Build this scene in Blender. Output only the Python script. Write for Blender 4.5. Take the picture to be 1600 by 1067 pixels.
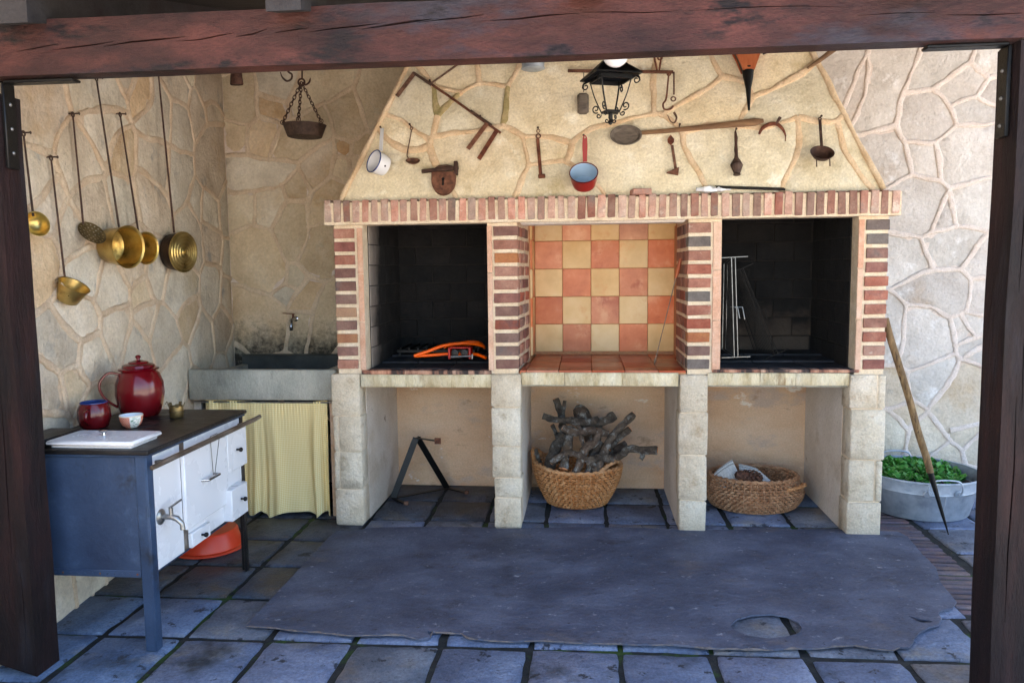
import bpy, math, random
from mathutils import Vector, Matrix, noise
from mathutils.geometry import delaunay_2d_cdt
random.seed(7)
for _o in list(bpy.data.objects): bpy.data.objects.remove(_o)
scene = bpy.context.scene
COL = scene.collection
R = math.radians
# ------------------------------------------------------------------ camera
def cam_matrix(yaw, pitch, roll):
    f = Vector((-math.sin(yaw)*math.cos(pitch), math.cos(yaw)*math.cos(pitch), -math.sin(pitch)))
    r = Vector((math.cos(yaw), math.sin(yaw), 0)); u = r.cross(f)
    c, s = math.cos(roll), math.sin(roll)
    r2, u2 = r*c+u*s, u*c-r*s
    return Matrix((r2, u2, -f)).transposed()
cd = bpy.data.cameras.new('camera'); cam = bpy.data.objects.new('camera', cd); COL.objects.link(cam)
cam.location = (0, -4.61, 1.6)
cam.rotation_euler = cam_matrix(.098, .0945, -.0117).to_euler()
cd.lens = 27.0; cd.sensor_width = 36.0; cd.clip_start = .05; cd.clip_end = 400
scene.camera = cam
# ------------------------------------------------------------------ sky and sun
SUN_EL, SUN_AZ = R(50), R(32)          # azimuth from +Y (behind the house) towards +X
world = bpy.data.worlds.new('World'); scene.world = world; world.use_nodes = True
wn = world.node_tree; bg = wn.nodes['Background']
sky = wn.nodes.new('ShaderNodeTexSky'); sky.sky_type = 'NISHITA'; sky.sun_disc = False
sky.sun_elevation = SUN_EL; sky.sun_rotation = SUN_AZ; sky.air_density = 1.0; sky.dust_density = 1.2; sky.ozone_density = 1.2
wn.links.new(sky.outputs[0], bg.inputs[0]); bg.inputs[1].default_value = .15
sl = bpy.data.lights.new('sun', 'SUN'); sl.energy = 4.5; sl.angle = R(.53); sl.color = (1, .95, .87)
sun = bpy.data.objects.new('sun', sl); COL.objects.link(sun)
_d = Vector((math.sin(SUN_AZ)*math.cos(SUN_EL), math.cos(SUN_AZ)*math.cos(SUN_EL), math.sin(SUN_EL)))
sun.rotation_euler = _d.to_track_quat('Z', 'Y').to_euler(); sun.location = (0, 0, 8)
vs = scene.view_settings; vs.view_transform = 'Standard'; vs.look = 'None'; vs.gamma = 1.0; vs.exposure = 2.48
scene.render.filter_size = 1.1; scene.cycles.max_bounces = 8; scene.cycles.diffuse_bounces = 5; scene.cycles.use_denoising = True
scene.cycles.sample_clamp_indirect = 6

# ------------------------------------------------------------------ helpers
WL = {}                                  # world location of each object
def wl(o): return WL.get(o.name, Vector((0, 0, 0))) if o is not None else Vector((0, 0, 0))
def put(o, parent=None, loc=(0, 0, 0)):
    COL.objects.link(o); loc = Vector(loc); WL[o.name] = loc
    if parent is not None:
        o.parent = parent; o.location = loc-wl(parent)
    else: o.location = loc
    return o
def tag(o, label, cat=None, group=None, kind=None):
    if label: o['label'] = label
    if cat: o['category'] = cat
    if group: o['group'] = group
    if kind: o['kind'] = kind
    return o
def thing(name, label, cat, loc=(0, 0, 0), group=None):
    o = bpy.data.objects.new(name, None); o.empty_display_size = .1
    put(o, None, loc); return tag(o, label, cat, group)
def nv(p, s): return noise.noise_vector(Vector(p)*s)
def n1(p, s): return noise.noise(Vector(p)*s)

class MB:
    def __init__(s): s.v, s.f, s.mi, s.uv = [], [], [], None
    def add(s, vs_, fs, M=None, mi=0):
        b = len(s.v)
        s.v += [tuple((M @ Vector(p)) if M is not None else p) for p in vs_]
        s.f += [tuple(i+b for i in f) for f in fs]; s.mi += [mi]*len(fs); return s
    def box(s, x0, x1, y0, y1, z0, z1, M=None, mi=0):
        v = [(x, y, z) for z in (z0, z1) for y in (y0, y1) for x in (x0, x1)]
        return s.add(v, [(0, 2, 3, 1), (4, 5, 7, 6), (0, 1, 5, 4), (2, 6, 7, 3), (0, 4, 6, 2), (1, 3, 7, 5)], M, mi)
    def cbox(s, x0, x1, y0, y1, z0, z1, c=.004, M=None, mi=0):      # chamfered box
        vs_, ids = [], {}
        X, Y, Z = (x0, x1), (y0, y1), (z0, z1)
        for k in range(2):
            for j in range(2):
                for i in range(2):
                    sx, sy, sz = (1, -1)[i], (1, -1)[j], (1, -1)[k]
                    for a in range(3):
                        p = [X[i]+sx*c, Y[j]+sy*c, Z[k]+sz*c]; p[a] = (X[i], Y[j], Z[k])[a]
                        ids[i, j, k, a] = len(vs_); vs_.append(tuple(p))
        F = []
        g = lambda i, j, k, a: ids[i, j, k, a]
        for e in (0, 1):
            F.append([g(e, 0, 0, 0), g(e, 1, 0, 0), g(e, 1, 1, 0), g(e, 0, 1, 0)][::1 if e else -1])
            F.append([g(0, e, 0, 1), g(0, e, 1, 1), g(1, e, 1, 1), g(1, e, 0, 1)][::1 if e else -1])
            F.append([g(0, 0, e, 2), g(1, 0, e, 2), g(1, 1, e, 2), g(0, 1, e, 2)][::1 if e else -1])
        for a in (0, 1):
            for b in (0, 1):
                F.append([g(a, b, 0, 0), g(a, b, 1, 0), g(a, b, 1, 1), g(a, b, 0, 1)][::1 if a == b else -1][::-1])
                F.append([g(a, 0, b, 0), g(a, 1, b, 0), g(a, 1, b, 2), g(a, 0, b, 2)][::1 if a == b else -1])
                F.append([g(0, a, b, 1), g(1, a, b, 1), g(1, a, b, 2), g(0, a, b, 2)][::1 if a == b else -1][::-1])
        for i in (0, 1):
            for j in (0, 1):
                for k in (0, 1):
                    F.append([g(i, j, k, 0), g(i, j, k, 1), g(i, j, k, 2)][::1 if (i+j+k) % 2 else -1])
        return s.add(vs_, F, M, mi)
    def tube(s, pts, r, n=8, caps=True, closed=False, flat=1.0, mi=0, up=None):
        pts = [Vector(p) for p in pts]; m = len(pts)
        rr = r if isinstance(r, (list, tuple)) else [r]*m
        vs_, fs = [], []; prev = None
        for i, p in enumerate(pts):
            if closed: t = pts[(i+1) % m]-pts[i-1]
            else: t = pts[min(i+1, m-1)]-pts[max(i-1, 0)]
            if t.length < 1e-9: t = Vector((0, 0, 1))
            t.normalize()
            if prev is None:
                a = Vector(up) if up else (Vector((0, 0, 1)) if abs(t.z) < .9 else Vector((1, 0, 0)))
                a = (a-t*a.dot(t)).normalized()
            else: a = (prev-t*prev.dot(t)); a = a.normalized() if a.length > 1e-6 else t.orthogonal().normalized()
            prev = a; b = t.cross(a)
            for k in range(n):
                th = 2*math.pi*k/n
                vs_.append(tuple(p+(a*math.cos(th)*flat+b*math.sin(th))*rr[i]))
        for i in range(m if closed else m-1):
            j = (i+1) % m
            for k in range(n):
                l = (k+1) % n; fs.append((i*n+k, i*n+l, j*n+l, j*n+k))
        if caps and not closed:
            fs.append(tuple(range(n))[::-1]); fs.append(tuple((m-1)*n+k for k in range(n)))
        return s.add(vs_, fs, None, mi)
    def bar(s, a, b, w, t, up=(0, 0, 1), mi=0):                    # flat bar from a to b, w wide across, t thick along up
        a, b, up = Vector(a), Vector(b), Vector(up); d = (b-a); L = d.length; d.normalize()
        sd = d.cross(up).normalized(); u2 = sd.cross(d)
        M = Matrix(((d.x, sd.x, u2.x, a.x), (d.y, sd.y, u2.y, a.y), (d.z, sd.z, u2.z, a.z), (0, 0, 0, 1)))
        return s.cbox(0, L, -w/2, w/2, -t/2, t/2, min(w, t)*.18, M, mi)
    def lathe(s, prof, n=32, M=None, mi=0, sx=1.0, sy=1.0):
        vs_, fs, rows = [], [], []
        for r, h in prof:
            if r < 1e-6: rows.append([len(vs_)]); vs_.append((0, 0, h))
            else:
                rows.append(list(range(len(vs_), len(vs_)+n)))
                vs_ += [(r*sx*math.cos(2*math.pi*k/n), r*sy*math.sin(2*math.pi*k/n), h) for k in range(n)]
        for A, B in zip(rows, rows[1:]):
            for k in range(n):
                l = (k+1) % n
                if len(A) == 1 and len(B) == 1: break
                if len(A) == 1: fs.append((A[0], B[l], B[k]))
                elif len(B) == 1: fs.append((A[k], A[l], B[0]))
                else: fs.append((A[k], A[l], B[l], B[k]))
        return s.add(vs_, fs, M, mi)
    def prism(s, loops, z0, z1, M=None, mi=0, grid=None, top=None, both=True):
        """outline (+ hole loops) in 2D, extruded from z0 to z1; grid adds interior points, top(x,y) displaces"""
        pts, edges = [], []
        for lp in loops:
            b = len(pts); pts += [Vector(p[:2]) for p in lp]
            edges += [(b+i, b+(i+1) % len(lp)) for i in range(len(lp))]
        nb = len(pts)
        if grid:
            xs = [p.x for p in pts]; ys = [p.y for p in pts]; y = min(ys)+grid*.5; row = 0
            while y < max(ys):
                x = min(xs)+grid*(.5 if row % 2 else .25)
                while x < max(xs):
                    q = Vector((x+random.uniform(-.2, .2)*grid, y+random.uniform(-.2, .2)*grid))
                    if inpoly(q, loops) and all((q-p).length > grid*.35 for p in pts[:nb]): pts.append(q)
                    x += grid
                y += grid; row += 1
        V2, E2, F2, oV, oE, oF = delaunay_2d_cdt(pts, edges, [], 0, 1e-6)
        tri = [f for f in F2 if inpoly((V2[f[0]]+V2[f[1]]+V2[f[2]])/3, loops)]
        m = len(V2); tp = top or (lambda x, y: 0.0)
        vt = [(p.x, p.y, z1+tp(p.x, p.y)) for p in V2]
        if both is True or both == 'uneven': vb = [(p.x, p.y, z0+(tp(p.x, p.y) if both == 'uneven' else 0)) for p in V2]
        else: vb = [(p.x, p.y, z0) for p in V2]
        fs = []
        from collections import Counter
        cnt = Counter()
        for f in tri:
            a, b_, c = f
            if (V2[b_]-V2[a]).cross(V2[c]-V2[a]) < 0: f = (a, c, b_)
            fs.append(tuple(f))
            for i in range(3): cnt[(f[i], f[(i+1) % 3])] += 1
        sides = [(a, b_, m+b_, m+a)[::-1] for (a, b_) in cnt if (b_, a) not in cnt]
        bot = [tuple(m+i for i in f[::-1]) for f in fs] if both else []
        return s.add(vt+vb, fs+sides+bot, M, mi)
    def build(s, name, mat, parent=None, loc=None, smooth=40, uv=None):
        base = wl(parent) if loc is None else Vector(loc)
        me = bpy.data.meshes.new(name)
        me.from_pydata([tuple(Vector(p)-base) for p in s.v], [], s.f)
        ml = mat if isinstance(mat, (list, tuple)) else [mat]
        for m_ in ml: me.materials.append(m_)
        if len(ml) > 1: me.polygons.foreach_set('material_index', s.mi)
        if smooth:
            me.polygons.foreach_set('use_smooth', [True]*len(me.polygons)); me.set_sharp_from_angle(angle=R(smooth))
        if s.uv:
            ul = me.uv_layers.new(name='uv'); k = 0
            for f in s.f:
                for i in f: ul.data[k].uv = s.uv[i]; k += 1
        me.update()
        return put(bpy.data.objects.new(name, me), parent, base)
def inpoly(q, loops):
    c = False; x, y = q[0], q[1]
    for lp in loops:
        j = len(lp)-1
        for i in range(len(lp)):
            xi, yi = lp[i][0], lp[i][1]; xj, yj = lp[j][0], lp[j][1]
            if (yi > y) != (yj > y) and x < (xj-xi)*(y-yi)/(yj-yi+1e-12)+xi: c = not c
            j = i
    return c
def frame(o, x, z):                       # matrix with local x along x, local z along z, origin o
    z = Vector(z).normalized(); x = Vector(x); x = (x-z*x.dot(z)).normalized(); y = z.cross(x); o = Vector(o)
    return Matrix(((x.x, y.x, z.x, o.x), (x.y, y.y, z.y, o.y), (x.z, y.z, z.z, o.z), (0, 0, 0, 1)))
def bez(pts, n=6):                        # Catmull-Rom through points
    P = [Vector(p) for p in pts]; out = []
    for i in range(len(P)-1):
        a, b, c, d = P[max(i-1, 0)], P[i], P[i+1], P[min(i+2, len(P)-1)]
        for k in range(n):
            t = k/n
            out.append(.5*((2*b)+(c-a)*t+(2*a-5*b+4*c-d)*t*t+(3*b-a-3*c+d)*t**3))
    out.append(P[-1]); return out
def inst(name, me, loc, parent, mat=None, rot=None, scale=None):
    o = bpy.data.objects.new(name, me); put(o, parent, loc)
    if rot is not None: o.rotation_euler = rot
    if scale is not None: o.scale = scale
    return o

# ------------------------------------------------------------------ materials
def S(r, g, b):
    l = lambda c: (c/255/12.92) if c <= 10 else ((c/255+.055)/1.055)**2.4
    return (l(r), l(g), l(b), 1)
MATS = {}
def mat(name, cols, scale=8, rough=.75, metal=0, bump=.25, bscale=70, rnd=.12, stretch=(1, 1, 1), spec=.4, detail=6, blotch=None, fine=None, coat=0, rvar=.12, contrast=(.3, .7), grain='auto'):
    """noise-mixed colours in world space; rnd: value change per object; blotch: (colour, scale, threshold) patches"""
    m = bpy.data.materials.new(name); m.use_nodes = True; nt = m.node_tree; N, L = nt.nodes, nt.links
    b = N['Principled BSDF']; g = N.new('ShaderNodeNewGeometry'); oi = N.new('ShaderNodeObjectInfo')
    mp = N.new('ShaderNodeVectorMath'); mp.operation = 'MULTIPLY'; mp.inputs[1].default_value = stretch
    L.new(g.outputs['Position'], mp.inputs[0])
    cx = N.new('ShaderNodeMath'); cx.operation = 'MULTIPLY'; cx.inputs[1].default_value = 37.0; L.new(oi.outputs['Random'], cx.inputs[0])
    ad = N.new('ShaderNodeVectorMath'); ad.operation = 'ADD'; L.new(mp.outputs[0], ad.inputs[0]); L.new(cx.outputs[0], ad.inputs[1])
    def nz(sc, det=detail, ro=.6):
        n = N.new('ShaderNodeTexNoise'); n.inputs['Scale'].default_value = sc; n.inputs['Detail'].default_value = det; n.inputs['Roughness'].default_value = ro
        L.new(ad.outputs[0], n.inputs['Vector']); return n
    a = nz(scale); r = N.new('ShaderNodeValToRGB'); cr = r.color_ramp
    k = len(cols)
    while len(cr.elements) < k: cr.elements.new(.5)
    for i, c in enumerate(cols):
        cr.elements[i].position = contrast[0]+(contrast[1]-contrast[0])*i/max(k-1, 1); cr.elements[i].color = c
    L.new(a.outputs[0], r.inputs[0]); col = r.outputs[0]
    def mixc(fac, c1, c2, mode='MIX'):
        x = N.new('ShaderNodeMix'); x.data_type = 'RGBA'; x.blend_type = mode
        for s_, v in ((x.inputs[0], fac), (x.inputs[6], c1), (x.inputs[7], c2)):
            if hasattr(v, 'links'): L.new(v, s_)
            else: s_.default_value = v
        return x.outputs[2]
    def thr(sock, lo, hi):
        x = N.new('ShaderNodeMapRange'); x.inputs[1].default_value = lo; x.inputs[2].default_value = hi; L.new(sock, x.inputs[0]); return x.outputs[0]
    if fine:
        f_ = nz(fine[1], 4, .7); col = mixc(thr(f_.outputs[0], fine[2], fine[2]+.12), col, fine[0])
    for bl in (blotch or []):
        q = nz(bl[1], 5, .65); fac = thr(q.outputs[0], bl[2], bl[2]+(bl[3] if len(bl) > 3 else .1)); col = mixc(fac, col, bl[0])
    if grain == 'auto': grain = (95, .2) if rough >= .6 and metal < .5 else None
    if grain:
        gn = nz(grain[0], 5, .75); x = N.new('ShaderNodeMapRange'); x.inputs[1].default_value = .3; x.inputs[2].default_value = .7; x.inputs[3].default_value = 1-grain[1]; x.inputs[4].default_value = 1+grain[1]*.8
        L.new(gn.outputs[0], x.inputs[0]); gh = N.new('ShaderNodeHueSaturation'); L.new(x.outputs[0], gh.inputs['Value']); L.new(col, gh.inputs['Color']); col = gh.outputs[0]
    if rnd:
        hs = N.new('ShaderNodeHueSaturation')
        x = N.new('ShaderNodeMapRange'); x.inputs[3].default_value = 1-rnd; x.inputs[4].default_value = 1+rnd; L.new(oi.outputs['Random'], x.inputs[0])
        L.new(x.outputs[0], hs.inputs['Value']); L.new(col, hs.inputs['Color']); col = hs.outputs[0]
        fr = N.new('ShaderNodeMath'); fr.operation = 'FRACT'; L.new(cx.outputs[0], fr.inputs[0])
        hx = N.new('ShaderNodeMapRange'); hx.inputs[3].default_value = .5-min(rnd, .12)*.08; hx.inputs[4].default_value = .5+min(rnd, .12)*.08; L.new(fr.outputs[0], hx.inputs[0]); L.new(hx.outputs[0], hs.inputs['Hue'])
        sx_ = N.new('ShaderNodeMapRange'); sx_.inputs[3].default_value = 1+min(rnd, .13)*1.2; sx_.inputs[4].default_value = 1-min(rnd, .13)*1.6; L.new(fr.outputs[0], sx_.inputs[0]); L.new(sx_.outputs[0], hs.inputs['Saturation'])
    L.new(col, b.inputs['Base Color'])
    rn = nz(scale*2.3); x = N.new('ShaderNodeMapRange'); x.inputs[3].default_value = max(.03, rough-rvar); x.inputs[4].default_value = min(1, rough+rvar)
    L.new(rn.outputs[0], x.inputs[0]); L.new(x.outputs[0], b.inputs['Roughness'])
    b.inputs['Metallic'].default_value = metal; b.inputs['Specular IOR Level'].default_value = spec
    if coat: b.inputs['Coat Weight'].default_value = coat; b.inputs['Coat Roughness'].default_value = .12
    if bump:
        h = nz(bscale, 8, .65); bp = N.new('ShaderNodeBump'); bp.inputs['Strength'].default_value = bump; bp.inputs['Distance'].default_value = .03*min(1, 40/bscale)
        L.new(h.outputs[0], bp.inputs['Height'])
        if grain and bump >= .3:
            h2 = nz(grain[0], 4, .7); b2 = N.new('ShaderNodeBump'); b2.inputs['Strength'].default_value = bump*.9; b2.inputs['Distance'].default_value = .006
            L.new(h2.outputs[0], b2.inputs['Height']); L.new(bp.outputs[0], b2.inputs['Normal']); bp = b2
        L.new(bp.outputs[0], b.inputs['Normal'])
    MATS[name] = m
    EXTRA[name] = (nt, col, b, mixc, thr, nz, g)
    return m
EXTRA = {}
hood_stone = mat('hood stone', [S(204, 188, 154), S(220, 207, 177), S(230, 220, 196)], 5, .93, bump=.5, bscale=26, rnd=.11, blotch=[(S(188, 170, 130), 3.1, .57, .18), (S(234, 227, 206), 7, .6, .12)], grain=(80, .2))
wall_stone = mat('grey beige wall stone', [S(182, 168, 148), S(206, 194, 174), S(219, 209, 192)], 4, .93, bump=.6, bscale=26, rnd=.15, blotch=[(S(192, 170, 136), 2.3, .57, .2), (S(164, 160, 152), 6, .6, .12)], grain=(55, .17))
ochre_stone = mat('ochre wall stone', [S(190, 168, 136), S(208, 189, 158), S(218, 203, 178)], 4, .93, bump=.6, bscale=26, rnd=.14, blotch=[(S(184, 152, 112), 2.3, .57, .18), (S(190, 181, 160), 6, .6, .12)], grain=(55, .17))
pale_stone = mat('pale grey wall stone', [S(180, 172, 163), S(198, 191, 183), S(211, 205, 198)], 4, .93, bump=.6, bscale=26, rnd=.11, blotch=[(S(184, 168, 150), 2.6, .57, .2), (S(222, 219, 216), 6, .6, .12)], fine=(S(170, 158, 146), 26, .62), grain=(55, .14))
mortar_m = mat('beige mortar', [S(200, 176, 148), S(212, 192, 166), S(222, 206, 183)], 9, .93, bump=.6, bscale=50, rnd=.03)
mortar_h = mat('peach hood mortar', [S(208, 178, 141), S(219, 193, 158), S(228, 206, 176)], 9, .93, bump=.6, bscale=50, rnd=.03)
mortar_pink = mat('pale pink mortar', [S(204, 188, 175), S(214, 200, 189), S(222, 210, 201)], 9, .93, bump=.6, bscale=50, rnd=.03)
moss_m = mat('mossy mortar', [S(140, 130, 84), S(166, 150, 102), S(204, 178, 138)], 14, .95, bump=.6, bscale=60, rnd=.03)
pier_mortar = mat('cream brick mortar', [S(206, 184, 154), S(222, 203, 175), S(232, 216, 192)], 12, .92, bump=.5, bscale=60, rnd=.03)
brick_m = mat('red brick', [S(132, 84, 68), S(154, 102, 84), S(170, 122, 102)], 14, .88, bump=.5, bscale=60, rnd=.2, blotch=[(S(122, 92, 86), 5, .56, .12), (S(192, 166, 148), 17, .62, .1)])
brick_dark = mat('purple brown brick', [S(112, 78, 70), S(132, 94, 84), S(148, 112, 98)], 14, .88, bump=.5, bscale=60, rnd=.2, blotch=[(S(108, 96, 92), 5, .56, .12)])
brick_grey = mat('grey scorched brick', [S(96, 86, 82), S(114, 104, 98), S(130, 118, 110)], 14, .85, bump=.45, bscale=60, rnd=.15)
brick_ochre = mat('tan brick', [S(158, 116, 82), S(172, 126, 92), S(150, 100, 78)], 9, .88, bump=.5, bscale=60, rnd=.15)
lintel_m = mat('rose soldier brick', [S(174, 130, 112), S(196, 154, 136), S(207, 176, 160)], 11, .9, bump=.6, bscale=50, rnd=.2, blotch=[(S(166, 142, 130), 4.5, .53, .14), (S(216, 194, 176), 13, .57, .12)])
lintel_d = mat('worn brown soldier brick', [S(134, 92, 80), S(156, 114, 98), S(170, 136, 120)], 11, .9, bump=.6, bscale=50, rnd=.2, blotch=[(S(136, 122, 114), 4.5, .55, .12)])
trim_m = mat('pink terracotta edging', [S(196, 150, 122), S(208, 168, 142), S(216, 184, 162)], 10, .85, bump=.3, bscale=60, rnd=.06)
soot_trim = mat('sooty terracotta sill', [S(60, 48, 46), S(160, 110, 88), S(196, 150, 122)], 7, .85, bump=.3, bscale=60, rnd=.12, stretch=(2.2, 1, .5), contrast=(.42, .62))
tile_y = mat('straw glazed tile', [S(208, 172, 114), S(222, 189, 132), S(230, 201, 150)], 5, .42, bump=.08, bscale=20, rnd=.06, blotch=[(S(216, 164, 108), 6, .58, .14)])
tile_r = mat('terracotta glazed tile', [S(188, 110, 72), S(208, 132, 90), S(219, 153, 110)], 6, .42, bump=.08, bscale=20, rnd=.12, blotch=[(S(224, 166, 124), 6, .54, .16), (S(182, 98, 62), 5, .6, .1)])
tile_f = mat('shelf terracotta tile', [S(150, 76, 50), S(168, 92, 62), S(186, 110, 76)], 6, .33, bump=.06, bscale=20, rnd=.16)
grout_m = mat('terracotta grout', [S(176, 122, 84), S(190, 140, 100)], 20, .9, bump=.3, rnd=0)
fire_m = mat('soot blackened firebrick', [S(10, 9, 10), S(20, 18, 18), S(32, 28, 26)], 6, .9, bump=.35, bscale=40, rnd=.25)
firemort = mat('soot blackened mortar', [S(34, 30, 28), S(52, 46, 42)], 12, .95, bump=.3, rnd=0)
ash_m = mat('ashy hearth tile', [S(24, 24, 28), S(40, 40, 46), S(66, 64, 68)], 7, .7, bump=.3, bscale=50, rnd=.2, fine=(S(120, 116, 116), 60, .66))
block_m = mat('cream limestone block', [S(204, 187, 160), S(221, 206, 181), S(231, 219, 199)], 7, .94, bump=.8, bscale=40, rnd=.07, blotch=[(S(188, 166, 136), 9, .58, .14), (S(170, 156, 136), 3, .62, .12)])
slabedge = mat('stained limestone counter', [S(176, 156, 116), S(212, 198, 164), S(226, 216, 190)], 9, .92, bump=.6, bscale=45, rnd=.04, blotch=[(S(136, 104, 64), 4, .6, .1)], stretch=(1.6, 1, .5), fine=(S(130, 110, 82), 60, .63))
plaster = mat('pale cement plaster', [S(202, 188, 172), S(214, 202, 188), S(222, 212, 202)], 3, .95, bump=.4, bscale=30, rnd=0, blotch=[(S(190, 172, 150), 2, .57, .14), (S(150, 132, 112), 6, .66, .08)])
plaster_o = mat('peach plaster', [S(200, 156, 120), S(216, 180, 146), S(224, 196, 168)], 2.0, .95, bump=.4, bscale=25, rnd=0, blotch=[(S(196, 172, 154), 3, .55, .12), (S(232, 220, 206), 5, .65, .05), (S(168, 132, 102), 4, .63, .1)], stretch=(.8, 1, 1.5))
slab_m = mat('blue grey paving slab', [S(78, 91, 118), S(103, 117, 145), S(132, 144, 168)], 5, .58, bump=.8, bscale=30, rnd=.22, blotch=[(S(140, 138, 136), 3.3, .56, .14), (S(42, 48, 60), 13, .61, .04), (S(52, 58, 66), 1.8, .58, .12)], fine=(S(46, 54, 68), 34, .63), grain=(80, .3))
slab_g = mat('greyer paving slab', [S(86, 92, 106), S(110, 116, 130), S(138, 142, 152)], 5, .6, bump=.8, bscale=30, rnd=.2, blotch=[(S(134, 126, 116), 3.3, .55, .14), (S(44, 48, 56), 13, .61, .04), (S(58, 64, 54), 3.1, .6, .1)], fine=(S(50, 54, 62), 34, .62), grain=(80, .3))
slab_d = mat('damp and shaded brownish paving slab', [S(50, 54, 62), S(70, 76, 88), S(92, 96, 106)], 5, .5, bump=.8, bscale=30, rnd=.2, blotch=[(S(84, 76, 68), 3.3, .54, .14), (S(34, 38, 44), 9, .6, .06), (S(44, 54, 36), 3.1, .62, .1)], fine=(S(36, 40, 48), 34, .62), grain=(80, .3))  # darker slab copy: damp brown plus the corner's shade, both put into the colour
joint_m = mat('dark earthy joint', [S(22, 24, 22), S(34, 36, 36), S(48, 50, 48)], 16, .95, bump=.6, bscale=50, rnd=0, blotch=[(S(48, 72, 20), 3.0, .54, .06)])
ground_m = mat('pale limestone courtyard', [S(212, 194, 172), S(221, 204, 184), S(228, 213, 196)], 1.5, .95, bump=.3, bscale=30, rnd=0)
floorbrick = mat('weathered paving brick', [S(74, 72, 88), S(98, 84, 90), S(116, 90, 84)], 9, .75, bump=.5, bscale=45, rnd=.25)
sheet_m = mat('worn grey brown sheet', [S(58, 63, 80), S(76, 82, 101), S(98, 104, 123)], 3.2, .62, bump=.6, bscale=24, rnd=0, stretch=(1, 1.3, 1), blotch=[(S(98, 92, 96), 2.4, .58, .16), (S(56, 58, 70), 5, .57, .14), (S(144, 146, 156), 15, .62, .1), (S(44, 44, 52), 24, .65, .04)], fine=(S(48, 50, 60), 55, .62), rvar=.2, grain=(60, .3))
wood_m = mat('red brown stained timber', [S(25, 15, 17), S(58, 27, 25), S(86, 38, 33)], 2.2, .6, bump=.5, bscale=13, rnd=.1, stretch=(1.0, 2, 2.6), blotch=[(S(50, 46, 54), 1.6, .51, .12), (S(26, 18, 20), 3.2, .55, .08)], detail=10, fine=(S(104, 58, 48), 30, .7), grain=(70, .28), spec=.22)
post_m = mat('dark brown stained post', [S(14, 9, 10), S(29, 17, 17), S(50, 30, 28)], 2.4, .62, bump=.6, bscale=13, rnd=.1, stretch=(3.4, 3.4, .7), blotch=[(S(38, 34, 38), 1.6, .55, .12)], fine=(S(128, 112, 104), 46, .72), detail=10, grain=(70, .3), spec=.22)
rafter_m = mat('dark weathered rafter', [S(30, 27, 27), S(46, 43, 44), S(32, 22, 21)], 4, .85, bump=.3, bscale=20, rnd=.1)
roof_m = mat('dark roof board', [S(26, 20, 18), S(40, 30, 26)], 5, .85, bump=.3, bscale=20, rnd=.1)
blackiron = mat('black painted iron', [S(10, 10, 11), S(18, 18, 19)], 20, .42, bump=.15, bscale=90, rnd=.05, metal=.3)
rust = mat('rusty iron', [S(72, 44, 34), S(108, 70, 52), S(136, 94, 72)], 30, .8, bump=.5, bscale=120, rnd=.12, metal=.2)
darkrust = mat('dark brown iron', [S(50, 36, 30), S(74, 54, 46), S(96, 72, 60)], 24, .65, bump=.4, bscale=110, rnd=.1, metal=.35)
brass = mat('aged brass', [S(150, 122, 60), S(192, 162, 90), S(216, 190, 120)], 9, .32, bump=.1, bscale=30, rnd=.08, metal=.92, blotch=[(S(110, 88, 46), 7, .57, .15)])
brass_dark = mat('tarnished brass', [S(96, 80, 54), S(132, 110, 70), S(160, 136, 88)], 12, .42, bump=.1, bscale=40, rnd=.1, metal=.8)
copper_dark = mat('smoked copper side', [S(34, 26, 22), S(56, 42, 32), S(82, 62, 44)], 14, .5, bump=.15, bscale=40, rnd=.1, metal=.8)
zinc = mat('galvanised zinc', [S(140, 150, 164), S(166, 176, 188), S(188, 196, 206)], 12, .48, bump=.15, bscale=30, rnd=.05, metal=.45, blotch=[(S(196, 198, 198), 4, .58, .14)])
steel = mat('bright wire', [S(120, 120, 118), S(160, 160, 158)], 30, .35, bump=.05, rnd=.05, metal=.85)
wire_dark = mat('sooty wire', [S(20, 19, 18), S(44, 41, 38)], 40, .6, bump=.2, rnd=.05, metal=.5)
enamel_w = mat('white enamel', [S(214, 216, 220), S(226, 227, 230)], 4, .22, bump=.02, bscale=10, rnd=.02, spec=.5, fine=None, coat=.3)
enamel_wp = mat('chipped white enamel', [S(212, 213, 216), S(222, 223, 225)], 2, .27, bump=.02, bscale=10, rnd=.02, blotch=[(S(64, 42, 32), 21, .735, .015)])
enamel_r = mat('dark red enamel', [S(82, 10, 16), S(98, 13, 19), S(108, 18, 22)], 4, .2, bump=.02, bscale=10, rnd=.03, coat=.3)
enamel_r2 = mat('bright red enamel', [S(132, 18, 16), S(150, 24, 20)], 4, .32, bump=.02, bscale=10, rnd=.03, spec=.25)
enamel_b = mat('pale blue enamel', [S(140, 170, 200), S(160, 188, 214)], 4, .2, bump=.02, rnd=.02)
enamel_cob = mat('cobalt enamel', [S(30, 52, 110), S(40, 66, 130)], 4, .2, bump=.02, rnd=.02)
bluepaint = mat('slate blue stove paint', [S(36, 50, 74), S(45, 62, 88), S(56, 74, 102)], 3, .45, bump=.15, bscale=24, rnd=.03, blotch=[(S(62, 80, 106), 6, .6, .12), (S(32, 40, 54), 4, .6, .1)], fine=(S(30, 34, 42), 50, .71), grain=(90, .12))
stove_top = mat('black iron cooktop', [S(20, 19, 20), S(34, 32, 32), S(52, 48, 46)], 6, .4, bump=.2, bscale=40, rnd=.03, metal=.3)
chrome = mat('worn chrome', [S(150, 152, 156), S(190, 192, 196)], 12, .22, bump=.04, rnd=.02, metal=1)
rail_m = mat('tarnished steel rail', [S(84, 72, 62), S(126, 114, 102), S(160, 150, 140)], 14, .4, bump=.1, rnd=.03, metal=.75, stretch=(1, .4, 1))
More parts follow.
